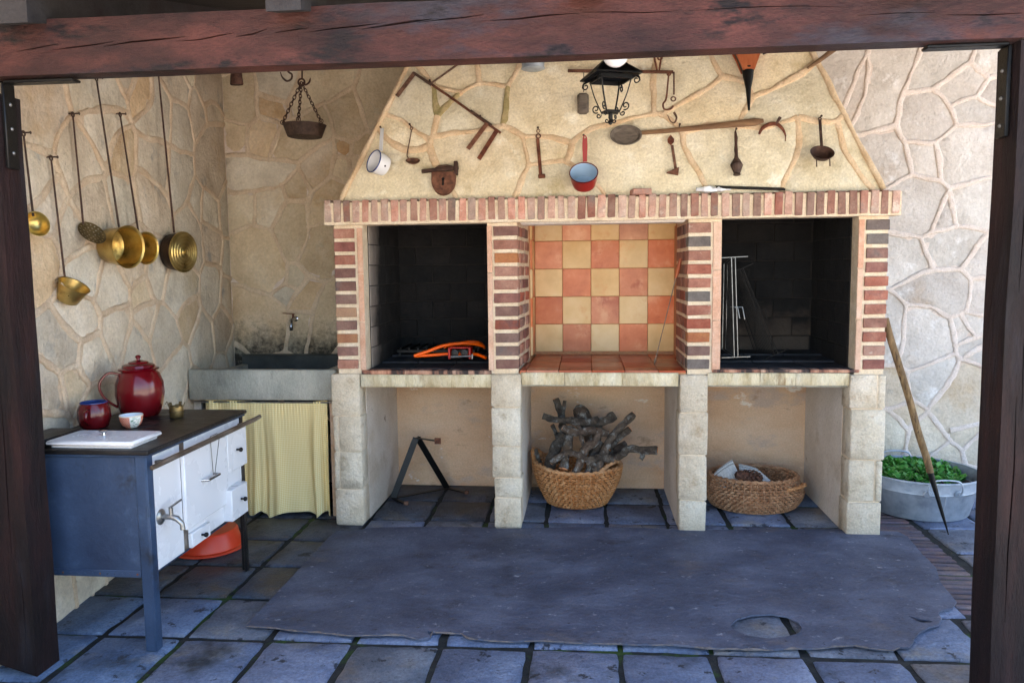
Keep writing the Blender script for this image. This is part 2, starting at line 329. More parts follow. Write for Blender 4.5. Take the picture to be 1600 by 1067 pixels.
orange_pl = mat('orange red plastic', [S(196, 52, 24), S(212, 64, 30)], 3, .35, bump=.03, rnd=.02)
hose_m = mat('orange rubber hose', [S(226, 84, 18), S(240, 104, 28)], 6, .4, bump=.03, rnd=.02)
redpaint = mat('red painted metal', [S(130, 26, 20), S(160, 40, 28)], 9, .45, bump=.1, rnd=.03)
concrete = mat('pale concrete trough', [S(150, 150, 140), S(176, 174, 162), S(194, 191, 178)], 5, .88, bump=.5, bscale=30, rnd=0, blotch=[(S(122, 122, 114), 4, .6, .12), (S(190, 164, 116), 7, .66, .08)], stretch=(1.4, 1, .7))
wetdark = mat('wet blackened trough', [S(44, 47, 47), S(64, 67, 66), S(84, 86, 82)], 5, .4, bump=.2, bscale=30, rnd=0)
oldwood = mat('worn brown wood', [S(88, 60, 40), S(118, 84, 54), S(142, 106, 70)], 9, .7, bump=.35, bscale=40, rnd=.08, stretch=(.6, 3, 3))
greywood = mat('greyed wooden bowl', [S(84, 76, 70), S(108, 98, 88), S(126, 116, 104)], 14, .8, bump=.4, bscale=50, rnd=.05, stretch=(1, 4, 4))
handlewood = mat('weathered pole wood', [S(84, 66, 44), S(118, 96, 66), S(148, 124, 90)], 14, .8, bump=.4, bscale=40, rnd=.05, stretch=(3, 3, .7), blotch=[(S(60, 44, 30), 18, .57, .08)])
leather = mat('tan bellows wood', [S(140, 62, 28), S(166, 80, 38), S(180, 98, 52)], 6, .45, bump=.1, rnd=.05, stretch=(4, 1, 1))
bark = mat('lichened bark', [S(66, 54, 45), S(98, 84, 71), S(130, 114, 99)], 26, .93, bump=1.0, bscale=60, rnd=.25, blotch=[(S(176, 177, 172), 20, .52, .16), (S(116, 88, 60), 7, .58, .12), (S(44, 36, 32), 14, .6, .08)], grain=(120, .35))
cutwood = mat('fresh cut wood', [S(206, 124, 66), S(222, 150, 92)], 30, .8, bump=.2, rnd=.15)
wicker = mat('honey wicker', [S(150, 100, 60), S(182, 130, 84), S(206, 160, 114)], 24, .6, bump=.3, bscale=120, rnd=.05)
wicker_d = mat('darker wicker', [S(132, 88, 58), S(162, 114, 78), S(188, 144, 106)], 24, .6, bump=.3, bscale=120, rnd=.05)
leaf_m = mat('bright green leaf', [S(38, 90, 30), S(64, 126, 46), S(100, 164, 68)], 30, .5, bump=.05, rnd=.0, blotch=[(S(140, 168, 80), 40, .66, .06)])
fray_m = mat('frayed sheet edge', [S(84, 78, 80), S(112, 102, 98), S(136, 124, 116)], 40, .9, bump=.5, bscale=80, rnd=0)
soil_m = mat('dark soil', [S(24, 18, 14), S(44, 34, 26)], 30, .95, bump=.8, bscale=70, rnd=0)
pine_m = mat('pine cone scale', [S(48, 28, 22), S(74, 46, 34), S(96, 64, 48)], 40, .8, bump=.2, rnd=0)
pine_tip = mat('pine cone scale tip', [S(150, 112, 88), S(186, 148, 120)], 40, .8, bump=.2, rnd=0)
soap_m = mat('cream glass', [S(236, 238, 240), S(244, 246, 248)], 3, .2, bump=0, rnd=0)
# --- special colour layouts
def special(name, f):
    nt, col, b, mixc, thr, nz, g = EXTRA[name]
    f(nt, nt.nodes, nt.links, col, b, mixc, thr, nz, g)
def sep(N, L, g):
    s = N.new('ShaderNodeSeparateXYZ'); L.new(g.outputs['Position'], s.inputs[0]); return s
def math_(N, L, op, a, b=None):
    m = N.new('ShaderNodeMath'); m.operation = op
    for i, v in enumerate((a, b)):
        if v is None: continue
        if hasattr(v, 'links'): L.new(v, m.inputs[i])
        else: m.inputs[i].default_value = v
    return m.outputs[0]
curtain_m = mat('yellow gingham cloth', [S(206, 184, 104), S(216, 196, 120)], 6, .9, bump=.2, bscale=160, rnd=0)
def _ging(nt, N, L, col, b, mixc, thr, nz, g):
    uv = N.new('ShaderNodeTexCoord'); s = N.new('ShaderNodeSeparateXYZ'); L.new(uv.outputs['UV'], s.inputs[0])
    def stripe(o):
        f = math_(N, L, 'FRACT', math_(N, L, 'MULTIPLY', o, 1/.0125)); return math_(N, L, 'GREATER_THAN', f, .5)
    fac = math_(N, L, 'MULTIPLY', math_(N, L, 'ADD', stripe(s.outputs[0]), stripe(s.outputs[1])), .36)
    c = mixc(fac, S(248, 233, 182), S(220, 186, 104)); L.new(c, b.inputs['Base Color'])
special('yellow gingham cloth', _ging)
paper_m = mat('printed newspaper', [S(196, 194, 190), S(210, 208, 204)], 4, .9, bump=.1, rnd=.04)
def _news(nt, N, L, col, b, mixc, thr, nz, g):
    uv = N.new('ShaderNodeTexCoord'); s = N.new('ShaderNodeSeparateXYZ'); L.new(uv.outputs['UV'], s.inputs[0])
    ln = math_(N, L, 'GREATER_THAN', math_(N, L, 'FRACT', math_(N, L, 'MULTIPLY', s.outputs[1], 26.)), .55)
    cl = math_(N, L, 'LESS_THAN', math_(N, L, 'FRACT', math_(N, L, 'MULTIPLY', s.outputs[0], 3.)), .88)
    w = N.new('ShaderNodeTexNoise'); w.inputs['Scale'].default_value = 60; L.new(uv.outputs['UV'], w.inputs['Vector'])
    wd = math_(N, L, 'GREATER_THAN', w.outputs[0], .47)
    fac = math_(N, L, 'MULTIPLY', math_(N, L, 'MULTIPLY', ln, cl), math_(N, L, 'MULTIPLY', wd, .55))
    head = math_(N, L, 'MULTIPLY', math_(N, L, 'GREATER_THAN', s.outputs[1], .8), math_(N, L, 'MULTIPLY', math_(N, L, 'GREATER_THAN', math_(N, L, 'FRACT', math_(N, L, 'MULTIPLY', s.outputs[1], 9.)), .45), wd))
    fac = math_(N, L, 'MAXIMUM', fac, math_(N, L, 'MULTIPLY', head, .9))
    L.new(mixc(fac, col, S(40, 40, 46)), b.inputs['Base Color'])
special('printed newspaper', _news)
cup_m = mat('orange scale painted cup', [S(210, 80, 40), S(218, 92, 50)], 4, .5, bump=.02, rnd=0, spec=.3)
def _cup(nt, N, L, col, b, mixc, thr, nz, g):
    uv = N.new('ShaderNodeTexCoord'); s = N.new('ShaderNodeSeparateXYZ'); L.new(uv.outputs['UV'], s.inputs[0])
    a = math_(N, L, 'MULTIPLY', s.outputs[0], 30.); c = math_(N, L, 'MULTIPLY', s.outputs[1], 9.)
    p = math_(N, L, 'FRACT', math_(N, L, 'ADD', a, c)); q = math_(N, L, 'FRACT', math_(N, L, 'SUBTRACT', a, c))
    net = math_(N, L, 'MAXIMUM', math_(N, L, 'LESS_THAN', p, .13), math_(N, L, 'LESS_THAN', q, .13))
    band = math_(N, L, 'GREATER_THAN', s.outputs[1], .9)
    d = math_(N, L, 'ABSOLUTE', math_(N, L, 'SUBTRACT', s.outputs[0], .90)); pan = math_(N, L, 'LESS_THAN', d, .085)
    w = N.new('ShaderNodeTexVoronoi'); w.inputs['Scale'].default_value = 16; L.new(uv.outputs['UV'], w.inputs['Vector'])
    leaf = math_(N, L, 'MULTIPLY', pan, math_(N, L, 'LESS_THAN', w.outputs['Distance'], .34))
    c1 = mixc(net, col, S(238, 226, 204)); c1 = mixc(pan, c1, S(236, 232, 220)); c1 = mixc(leaf, c1, S(46, 120, 70)); c1 = mixc(band, c1, S(232, 214, 190))
    L.new(c1, b.inputs['Base Color'])
special('orange scale painted cup', _cup)
# firebricks: the front strip of the cheek walls kept its pale colour, a lighter ashy patch low on the right-hand back wall
fire_side = mat('half sooted firebrick', [S(16, 14, 14), S(30, 27, 26), S(44, 40, 38)], 6, .9, bump=.35, bscale=40, rnd=.2)
def _soot(nt, N, L, col, b, mixc, thr, nz, g):
    s = sep(N, L, g); n = nz(5)
    yy = math_(N, L, 'ADD', s.outputs[1], math_(N, L, 'MULTIPLY', n.outputs[0], .34))
    zz = math_(N, L, 'MULTIPLY', s.outputs[2], -.06)
    L.new(mixc(thr(math_(N, L, 'ADD', yy, zz), .14, .42), S(156, 144, 134), col), b.inputs['Base Color'])
special('half sooted firebrick', _soot)
fire_back = mat('ashy firebrick', [S(10, 9, 10), S(20, 18, 18), S(30, 27, 25)], 6, .9, bump=.35, bscale=40, rnd=.2)
def _ash(nt, N, L, col, b, mixc, thr, nz, g):
    s = sep(N, L, g); n = nz(4)
    zz = math_(N, L, 'ADD', s.outputs[2], math_(N, L, 'MULTIPLY', n.outputs[0], .5))
    c = mixc(thr(zz, 1.34, 1.56), S(84, 72, 62), col)
    L.new(c, b.inputs['Base Color'])
special('ashy firebrick', _ash)
# stones by the trough carry dark water stains rising from the rim
def _stain(nt, N, L, col, b, mixc, thr, nz, g):
    s = sep(N, L, g); n = nz(7, 8, .75); n2 = nz(30, 5, .7)
    zz = math_(N, L, 'ADD', s.outputs[2], math_(N, L, 'ADD', math_(N, L, 'MULTIPLY', n.outputs[0], .55), math_(N, L, 'MULTIPLY', n2.outputs[0], .5)))
    c = mixc(thr(zz, 1.46, 1.74), S(66, 60, 52), col)
    L.new(c, b.inputs['Base Color'])
stain_stone = mat('water stained wall stone', [S(190, 168, 136), S(208, 189, 158), S(218, 203, 178)], 4, .9, bump=.6, bscale=26, rnd=.08, grain=(55, .17))
special('water stained wall stone', _stain)
# outlines in chipped paint on the posts are left to the material above
# ------------------------------------------------------------------ ground and floor
g_ = MB(); g_.add([(-60, -60, -.03), (60, -60, -.03), (60, 60, -.03), (-60, 60, -.03)], [(0, 1, 2, 3)])
tag(g_.build('courtyard_ground', ground_m, None, (0, 0, -.03), 0), 'pale gravel courtyard ground outside the porch', None, None, 'structure')
fl = MB(); fl.box(-3.1, 4.2, -3.0, 1.0, -.028, -.012)
FLOOR = tag(fl.build('porch_floor', joint_m, None, (0, 0, -.028), 0), 'dark mossy jointed floor of blue grey paving slabs', None, None, 'structure')
TH, SX, SY, OX, OY = .0094, .3814, .4079, -2.154, -1.5168
def gridp(i, j): return (OX+SX*i*math.cos(TH)-SY*j*math.sin(TH), OY+SY*j*math.cos(TH)+SX*i*math.sin(TH))
def slab_mesh(w, d, seed, h=.03, wob=.010, mt=None):
    rnd_ = random.Random(seed); mb = MB()
    def ring(ins, z, wb):
        pts = []
        cs = [(-w/2+ins, -d/2+ins), (w/2-ins, -d/2+ins), (w/2-ins, d/2-ins), (-w/2+ins, d/2-ins)]
        for a in range(4):
            p, q = cs[a], cs[(a+1) % 4]
            for k in range(6):
                t = k/6; x, y = p[0]+(q[0]-p[0])*t, p[1]+(q[1]-p[1])*t
                v = nv((x*1.0+seed*3.1, y, seed), 14); pts.append((x+v.x*wb, y+v.y*wb, z+v.z*.0015))
        if ins >= 0:
            for a in range(4):
                i = a*6; c = cs[a]; pts[i] = (pts[i][0]*.985, pts[i][1]*.985, pts[i][2])
        return pts
    r0, r1, r2 = ring(0, -h, wob), ring(0, -.007, wob), ring(.008, 0, wob*1.2)
    n = 24; V = r0+r1+r2; F = []
    for a in range(2):
        for k in range(n):
            l = (k+1) % n; F.append((a*n+k, a*n+l, (a+1)*n+l, (a+1)*n+k))
    F.append(tuple(2*n+k for k in range(n)))
    mb.add(V, F)
    me = bpy.data.meshes.new('paving_slab'); me.from_pydata(mb.v, [], mb.f); me.materials.append(mt or slab_m)
    me.polygons.foreach_set('use_smooth', [True]*len(me.polygons)); me.set_sharp_from_angle(angle=R(50)); return me
slabs = [slab_mesh(SX-.027, SY-.027, k) for k in range(7)]
slabs_g = [slab_mesh(SX-.027, SY-.027, k+20, mt=slab_g) for k in range(3)]
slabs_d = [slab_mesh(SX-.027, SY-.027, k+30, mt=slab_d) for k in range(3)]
rr = random.Random(3)
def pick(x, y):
    if (x < -1.25 and y > -1.15) or (x < -.5 and y > .05): return rr.choice(slabs_d)  # dim back-left corner and left bay get the slabs with shade in their colour
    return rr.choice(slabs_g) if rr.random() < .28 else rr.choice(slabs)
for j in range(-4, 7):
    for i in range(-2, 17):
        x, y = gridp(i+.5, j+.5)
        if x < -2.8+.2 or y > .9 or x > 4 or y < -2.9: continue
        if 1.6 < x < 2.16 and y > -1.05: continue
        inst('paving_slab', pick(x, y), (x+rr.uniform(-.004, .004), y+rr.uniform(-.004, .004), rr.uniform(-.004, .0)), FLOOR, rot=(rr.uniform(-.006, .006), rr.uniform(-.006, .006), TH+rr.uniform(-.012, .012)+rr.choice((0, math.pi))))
def brick_mesh(name, sx, sy, sz, m, seed, jit=.0022, ch=.004):
    mb = MB(); mb.cbox(-sx/2, sx/2, -sy/2, sy/2, -sz/2, sz/2, ch)
    rn_ = random.Random(seed)
    v = [tuple(c+rn_.uniform(-jit, jit) for c in p) for p in mb.v]
    me = bpy.data.meshes.new(name); me.from_pydata(v, [], mb.f); me.materials.append(m)
    me.polygons.foreach_set('use_smooth', [True]*len(me.polygons)); me.set_sharp_from_angle(angle=R(30)); return me
fb = [brick_mesh('paving_brick', .252, .044, .06, floorbrick, k, .003, .005) for k in range(4)]
y = -1.0
while y < .9:
    x = 1.875-(.5-y)*.025*0+(y-.2)*.03
    inst('paving_brick', rr.choice(fb), (x+rr.uniform(-.005, .005), y, -.034+rr.uniform(-.004, .003)), FLOOR, rot=(rr.uniform(-.03, .03), rr.uniform(-.01, .01), rr.uniform(-.02, .02)))
    y += .0585
# slabs either side of the brick strip
for j in range(-4, 7):
    for x in (1.66, 2.235):
        y = gridp(9.5, j+.5)[1]
        if y < -.9 or y > .9: continue
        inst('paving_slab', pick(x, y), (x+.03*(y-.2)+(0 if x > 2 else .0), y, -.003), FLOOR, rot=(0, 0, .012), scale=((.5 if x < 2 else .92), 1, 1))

# ------------------------------------------------------------------ crazy-paved stone walls
def clip(poly, n, d, tagv):
    """poly: list of (x, y, tag of the edge to the next point); keep n.p <= d"""
    out = []; m = len(poly)
    for i in range(m):
        a, b = poly[i], poly[(i+1) % m]
        da, db = a[0]*n[0]+a[1]*n[1]-d, b[0]*n[0]+b[1]*n[1]-d
        if da <= 0:
            out.append(a)
            if db > 0:
                t = da/(da-db); out.append((a[0]+(b[0]-a[0])*t, a[1]+(b[1]-a[1])*t, tagv))
        elif db <= 0:
            t = da/(da-db); out.append((a[0]+(b[0]-a[0])*t, a[1]+(b[1]-a[1])*t, a[2]))
    return out
def stones_from(seeds, bound):
    """seeds: [(u, v, id)] -> ({id: loop of points}, [joint segments])"""
    segs = {}; joints = []
    for i, (u, v, k) in enumerate(seeds):
        poly = [(p[0], p[1], -1) for p in bound]
        near = sorted(range(len(seeds)), key=lambda j: (seeds[j][0]-u)**2+(seeds[j][1]-v)**2)[1:60]
        for j in near:
            u2, v2 = seeds[j][0], seeds[j][1]
            nx, ny = u2-u, v2-v
            poly = clip(poly, (nx, ny), (nx*(u+u2)+ny*(v+v2))/2, j)
            if not poly: break
        m = len(poly)
        for e in range(m):
            a, b = poly[e], poly[(e+1) % m]
            if math.hypot(a[0]-b[0], a[1]-b[1]) < 1e-6: continue
            t = a[2]
            if t >= 0 and seeds[t][2] == k: continue
            segs.setdefault(k, []).append((a[:2], b[:2]))
            if t >= 0 and t > i: joints.append((a[:2], b[:2]))
    key = lambda p: (round(p[0]*2000), round(p[1]*2000))
    loops = {}
    for k, ss in segs.items():
        left = list(ss); best = []
        while left:
            s0 = left.pop(); lp = [s0[0], s0[1]]
            while True:
                c = min(range(len(left)), key=lambda q: math.dist(left[q][0], lp[-1]), default=None)
                if c is None or math.dist(left[c][0], lp[-1]) > .004: break
                lp.append(left.pop(c)[1])
            if len(lp) > len(best): best = lp
        loops[k] = best[:-1] if math.dist(best[0], best[-1]) < .004 else best
    return loops, joints
def subdiv(a, b, st=.03):
    n = max(1, int(math.dist(a, b)/st)); return [(a[0]+(b[0]-a[0])*k/n, a[1]+(b[1]-a[1])*k/n) for k in range(n)]
def stone_wall(parent, seeds, bound, o, U, V, Nn, matf, mort, seed, joint_w=.0175, off=0.0, rel=.006, pname='stone', mossf=None):
    o, U, V, Nn = Vector(o), Vector(U), Vector(V), Vector(Nn)
    M = Matrix(((U.x, V.x, Nn.x, o.x), (U.y, V.y, Nn.y, o.y), (U.z, V.z, Nn.z, o.z), (0, 0, 0, 1)))
    us = [p[0] for p in bound]; vs_ = [p[1] for p in bound]
    def wob(p):
        e = min(p[0]-min(us), max(us)-p[0], p[1]-min(vs_), max(vs_)-p[1])
        k = min(1, max(0, e/.03))
        a = nv((p[0], p[1], seed), 5); b = nv((p[0], p[1], seed+9), 17)
        return (p[0]+(a.x*.022+b.x*.006)*k, p[1]+(a.y*.022+b.y*.006)*k)
    loops, joints = stones_from(seeds, bound)
    # joint graph: points between junctions are relaxed so that joints flow in curves
    kk = lambda p: (round(p[0]*500), round(p[1]*500)); pos, adj = {}, {}
    for a, b in joints:
        ch = subdiv(a, b, .05)+[b]
        if math.dist(a, b) > .0021:
            for p in ch: pos.setdefault(kk(p), p)
            for p, q in zip(ch, ch[1:]):
                if kk(p) != kk(q): adj.setdefault(kk(p), set()).add(kk(q)); adj.setdefault(kk(q), set()).add(kk(p))
    for it in range(14):
        new = {}
        for k, nb in adj.items():
            if len(nb) == 2:
                a, b = [pos[q] for q in nb]; new[k] = ((pos[k][0]*2+a[0]+b[0])/4, (pos[k][1]*2+a[1]+b[1])/4)
        pos.update(new)
    def mv(p): return pos.get(kk(p), p)
    for k, lp in loops.items():
        pts = []
        for i in range(len(lp)): pts += [wob(mv(p)) for p in subdiv(lp[i], lp[(i+1) % len(lp)], .05)]
        cl = []
        for p in pts:
            if not cl or math.dist(cl[-1], p) > .004: cl.append(p)
        if len(cl) < 3: continue
        rn_ = random.Random(hash((seed, str(k))) if False else seed*1000+sum(ord(c) for c in str(k))); ext = max(max(p[0] for p in cl)-min(p[0] for p in cl), max(p[1] for p in cl)-min(p[1] for p in cl)); tx, ty = rn_.uniform(-.006, .006)/ext, rn_.uniform(-.006, .006)/ext
        cx = sum(p[0] for p in cl)/len(cl); cy = sum(p[1] for p in cl)/len(cl); hh = rn_.uniform(-.001, .006)
        def edge(x, y):
            d = min((x-q_[0])**2+(y-q_[1])**2 for q_ in cl)**.5
            return -.008*max(0, 1-d/.05)**1.5
        top = lambda x, y: hh+edge(x, y)+tx*(x-cx)+ty*(y-cy)+n1((x, y, seed), 9)*rel+n1((x, y, seed+4), 30)*rel*.45
        mb = MB()
        try: mb.prism([cl], -.012, 0, M, grid=.055, top=top)
        except Exception as ex: continue
        mb.build(pname, matf(k, cx, cy), parent, smooth=60)
    ms = {0: MB(), 1: MB()}
    # walk the joints from junction to junction, one flat raised ribbon each
    chains, seen = [], set()
    for k, nb in adj.items():
        if len(nb) == 2: continue
        for q in nb:
            if (k, q) in seen: continue
            ch, prev, cur = [k], k, q
            while True:
                seen.add((prev, cur)); seen.add((cur, prev)); ch.append(cur)
                if len(adj[cur]) != 2: break
                prev, cur = cur, [x for x in adj[cur] if x != prev][0]
            chains.append(ch)
    PRO = ((-1, 0), (-.86, .72), (-.62, .97), (0, 1.03), (.62, .97), (.86, .72), (1, 0))
    for ch in chains:
        raw = [pos[k] for k in ch]; pts = []
        for i in range(len(raw)-1): pts += [wob(p) for p in subdiv(raw[i], raw[i+1], .02)]
        pts.append(wob(raw[-1])); m = len(pts)
        if m < 2: continue
        g = 1 if mossf and mossf(*pts[m//2]) else 0
        W, F, n = [], [], 7
        for i, p in enumerate(pts):
            q, r_ = pts[max(i-1, 0)], pts[min(i+1, m-1)]; dx, dy = r_[0]-q[0], r_[1]-q[1]; L = math.hypot(dx, dy) or 1; px, py = -dy/L, dx/L
            w = joint_w*(1+.6*n1((p[0], p[1], seed+2), 5)+.25*n1((p[0], p[1], seed+7), 16)); h = .0108+.003*n1((p[0], p[1], seed+3), 9)
            for c, (t, pr) in enumerate(PRO):
                jx = n1((p[0]*1.0, p[1], seed+c), 22)*.003
                W.append(tuple(M @ Vector((p[0]+px*(w*t+jx), p[1]+py*(w*t+jx), -.004+h*pr+jx*.3))))
        for i in range(m-1):
            for c in range(n-1): F.append((i*n+c, (i+1)*n+c, (i+1)*n+c+1, i*n+c+1))
        ms[g].add(W, F)
    for k, nb in adj.items():
        if len(nb) > 2:
            e = wob(pos[k]); ms[0].lathe([(joint_w*1.35, -.004), (joint_w*1.15, .0035), (joint_w*.8, .0063), (0, .007)], 12, M @ Matrix.Translation((e[0], e[1], 0)))
    ms[0].build('mortar', mort, parent, smooth=70)
    if ms[1].v: ms[1].build('mossy_mortar', moss_m, parent, smooth=70)['kind'] = 'stuff'
def fill(seeds, bound_rect, dmin, seed, start=0):
    rn_ = random.Random(seed); u0, u1, v0, v1 = bound_rect; k = start
    for _ in range(4000):
        u, v = rn_.uniform(u0, u1), rn_.uniform(v0, v1)
        if all((u-s[0])**2+((v-s[1])*1.2)**2 > dmin*dmin for s in seeds):
            seeds.append((u, v, 'f%d' % k)); k += 1
    return seeds
SEED_H = [(-0.95, 0.843, 'A'), (-0.799, 0.784, 'A'), (-0.725, 0.834, 'A'), (-0.876, 0.866, 'A'), (-1.146, 0.679, 'B'), (-1.043, 0.584, 'B'), (-0.995, 0.647, 'B'), (-1.111, 0.77, 'B'), (-0.99, 0.491, 'B'), (-0.876, 0.63, 'C'), (-0.769, 0.575, 'D'), (-0.647, 0.635, 'D'), (-0.608, 0.531, 'D'), (-0.841, 0.461, 'D'), (-0.586, 0.659, 'D'), (-0.564, 0.801, 'E'), (-0.466, 0.85, 'E'), (-0.59, 0.881, 'E'), (-0.342, 0.689, 'F'), (-0.22, 0.556, 'F'), (-0.16, 0.682, 'F'), (-0.401, 0.524, 'F'), (-0.099, 0.463, 'F'), (-0.015, 0.613, 'F'), (-0.343, 0.806, 'F'), (-0.16, 0.824, 'F'), (0.08, 0.584, 'F'), (0.081, 0.802, 'F'), (0.258, 0.603, 'F'), (0.319, 0.728, 'F'), (-1.138, 0.444, 'G'), (-1.073, 0.378, 'G'), (-1.376, 0.143, 'H'), (-1.217, 0.215, 'H'), (-1.212, 0.088, 'H'), (-1.066, 0.135, 'H'), (-1.296, 0.32, 'H'), (-0.982, 0.209, 'H'), (-0.929, 0.082, 'H'), (-0.826, 0.358, 'I'), (-0.64, 0.251, 'I'), (-0.52, 0.336, 'I'), (-0.457, 0.146, 'I'), (-0.577, 0.099, 'I'), (-0.836, 0.282, 'I'), (-0.711, 0.152, 'I'), (-0.266, 0.291, 'J'), (-0.183, 0.276, 'J'), (-0.218, 0.127, 'K'), (-0.099, 0.124, 'K'), (-0.005, 0.06, 'K'), (-0.301, 0.067, 'K'), (0.02, 0.283, 'L'), (0.137, 0.18, 'L'), (0.218, 0.08, 'L'), (-0.04, 0.222, 'L'), (0.172, 0.204, 'L'), (0.288, 0.127, 'L'), (0.406, 0.223, 'L'), (0.291, 0.35, 'L'), (0.496, 0.073, 'L'), (0.114, 0.33, 'L'), (0.466, 0.345, 'L'), (0.508, 0.721, 'N1'), (0.602, 0.743, 'N1'), (0.707, 0.726, 'N1'), (0.529, 0.619, 'N1'), (0.604, 0.832, 'N1'), (0.691, 0.538, 'N2'), (0.854, 0.595, 'N2'), (0.596, 0.466, 'N2'), (0.793, 0.484, 'N2'), (0.763, 0.636, 'N2'), (0.791, 0.812, 'O'), (0.883, 0.77, 'O'), (0.838, 0.823, 'O'), (1.054, 0.725, 'P'), (1.17, 0.759, 'P'), (1.064, 0.662, 'P'), (1.252, 0.806, 'P'), (1.105, 0.536, 'Q'), (1.278, 0.604, 'Q'), (1.386, 0.502, 'Q'), (1.011, 0.477, 'Q'), (1.338, 0.689, 'Q'), (0.64, 0.34, 'R'), (0.809, 0.212, 'R'), (0.981, 0.256, 'R'), (1.09, 0.156, 'R'), (0.919, 0.087, 'R'), (1.153, 0.325, 'R'), (0.779, 0.361, 'R'), (1.316, 0.198, 'S'), (1.433, 0.316, 'S'), (1.531, 0.073, 'S'), (1.255, 0.079, 'S'), (1.345, 0.343, 'S'), (1.562, 0.24, 'ed'), (1.611, 0.119, 'ed'), (1.513, 0.351, 'ed')]
SEED_B = [(-2.558, 2.955, 'b1'), (-2.519, 2.802, 'b1'), (-2.575, 2.587, 'b2'), (-2.389, 2.625, 'b3'), (-2.394, 2.517, 'b3'), (-2.283, 2.967, 'b4'), (-2.147, 2.941, 'b4'), (-2.313, 2.796, 'b4b'), (-1.942, 2.976, 'b5'), (-1.785, 2.992, 'b5'), (-2.06, 2.852, 'b5'), (-1.702, 2.777, 'b6'), (-1.729, 2.628, 'b6'), (-1.793, 2.737, 'b6'), (-2.164, 2.532, 'b7'), (-2.024, 2.615, 'b7'), (-1.908, 2.676, 'b7'), (-2.257, 2.491, 'b7'), (-1.453, 2.896, 'b8'), (-1.524, 2.75, 'b8'), (-1.361, 3.041, 'b8'), (-1.542, 2.92, 'b8'), (-2.424, 2.343, 'b9'), (-2.263, 2.339, 'b9'), (-2.563, 2.346, 'b9'), (-1.952, 2.397, 'b10'), (-1.915, 2.482, 'b10'), (-1.989, 2.311, 'b10'), (-1.779, 2.49, 'b11'), (-1.656, 2.476, 'b12'), (-1.795, 2.349, 'b13'), (-1.671, 2.357, 'b13b'), (-2.552, 2.081, 'b14'), (-2.603, 1.993, 'b14'), (-2.318, 2.121, 'b15'), (-2.357, 2.033, 'b15'), (-2.154, 2.205, 'b16'), (-1.928, 2.113, 'b17'), (-1.977, 2.026, 'b17'), (-1.88, 2.199, 'b17'), (-2.233, 1.942, 'b18'), (-2.193, 1.809, 'b18'), (-2.138, 2.029, 'b18'), (-2.522, 1.724, 'b19'), (-2.386, 1.633, 'b19'), (-2.564, 1.836, 'b19'), (-2.402, 1.789, 'b19'), (-2.296, 1.542, 'b19'), (-1.962, 1.805, 'b20'), (-2.014, 1.651, 'b20'), (-1.936, 1.893, 'b20'), (-2.192, 1.53, 'b21'), (-2.235, 1.451, 'b21b'), (-2.469, 1.34, 'b22'), (-2.333, 1.226, 'b22'), (-2.547, 1.182, 'b22'), (-2.434, 1.067, 'b22'), (-2.067, 1.45, 'b23'), (-2.117, 1.36, 'b23'), (-1.96, 1.224, 'b24'), (-1.988, 1.089, 'b24'), (-1.908, 1.381, 'b24'), (-2.149, 1.135, 'b25'), (-2.123, 1.225, 'b25')]
SEED_R = [(1.716, 2.935, 'r1'), (1.74, 2.775, 'r1'), (1.85, 2.731, 'r2'), (1.838, 2.832, 'r2'), (2.033, 2.865, 'r3'), (1.959, 2.728, 'r3'), (2.147, 2.94, 'r3'), (1.982, 2.627, 'r3'), (2.341, 2.933, 'r4'), (2.475, 2.957, 'r4'), (2.267, 2.856, 'r4'), (2.501, 2.789, 'r5'), (2.442, 2.811, 'r5'), (2.596, 2.825, 'r5'), (2.687, 2.92, 'r6'), (2.714, 2.743, 'r7'), (2.585, 2.619, 'r8'), (2.662, 2.626, 'r8'), (2.293, 2.677, 'r9'), (2.26, 2.499, 'r9'), (2.376, 2.535, 'r9'), (2.217, 2.62, 'r9'), (2.327, 2.296, 'r10'), (2.237, 2.339, 'r10'), (2.597, 2.35, 'r11'), (2.543, 2.251, 'r11'), (2.69, 2.427, 'r11'), (2.497, 2.412, 'r11'), (2.697, 2.267, 'r11'), (2.028, 2.425, 'r12'), (1.993, 2.284, 'r12'), (2.093, 2.241, 'r12'), (2.237, 2.076, 'r13'), (2.141, 1.996, 'r13'), (2.337, 2.013, 'r13'), (2.282, 1.912, 'r13'), (2.454, 1.929, 'r14'), (2.61, 2.028, 'r15'), (2.596, 1.906, 'r15'), (2.684, 2.107, 'r15'), (2.506, 1.724, 'r16'), (2.409, 1.685, 'r16'), (2.562, 1.785, 'r16'), (2.19, 1.708, 'r17'), (2.136, 1.564, 'r17'), (2.273, 1.625, 'r17'), (2.705, 1.64, 'r18'), (2.399, 1.416, 'r19'), (2.298, 1.469, 'r19'), (2.519, 1.395, 'r19'), (2.24, 1.418, 'r19'), (2.717, 1.372, 'r20'), (2.349, 1.166, 'r21'), (2.306, 1.271, 'r21'), (2.414, 1.04, 'r21'), (2.249, 1.167, 'r21'), (2.296, 0.998, 'r21'), (2.648, 1.144, 'r22'), (2.723, 1.008, 'r23'), (2.125, 1.293, 'r24'), (2.152, 1.083, 'r24'), (2.658, 1.151, 'q1'), (2.709, 1.028, 'q2'), (2.391, 0.806, 'q3'), (2.484, 0.831, 'q3'), (2.347, 0.731, 'q3'), (2.182, 0.705, 'q4'), (2.539, 0.632, 'q5'), (2.649, 0.807, 'q5'), (2.519, 0.557, 'q5'), (2.614, 0.533, 'q5'), (2.358, 0.43, 'q6'), (2.444, 0.368, 'q6'), (2.643, 0.382, 'q7'), (2.729, 0.308, 'q8'), (2.155, 0.453, 'q9'), (2.248, 0.53, 'q10'), (2.53, 0.268, 'q11')]
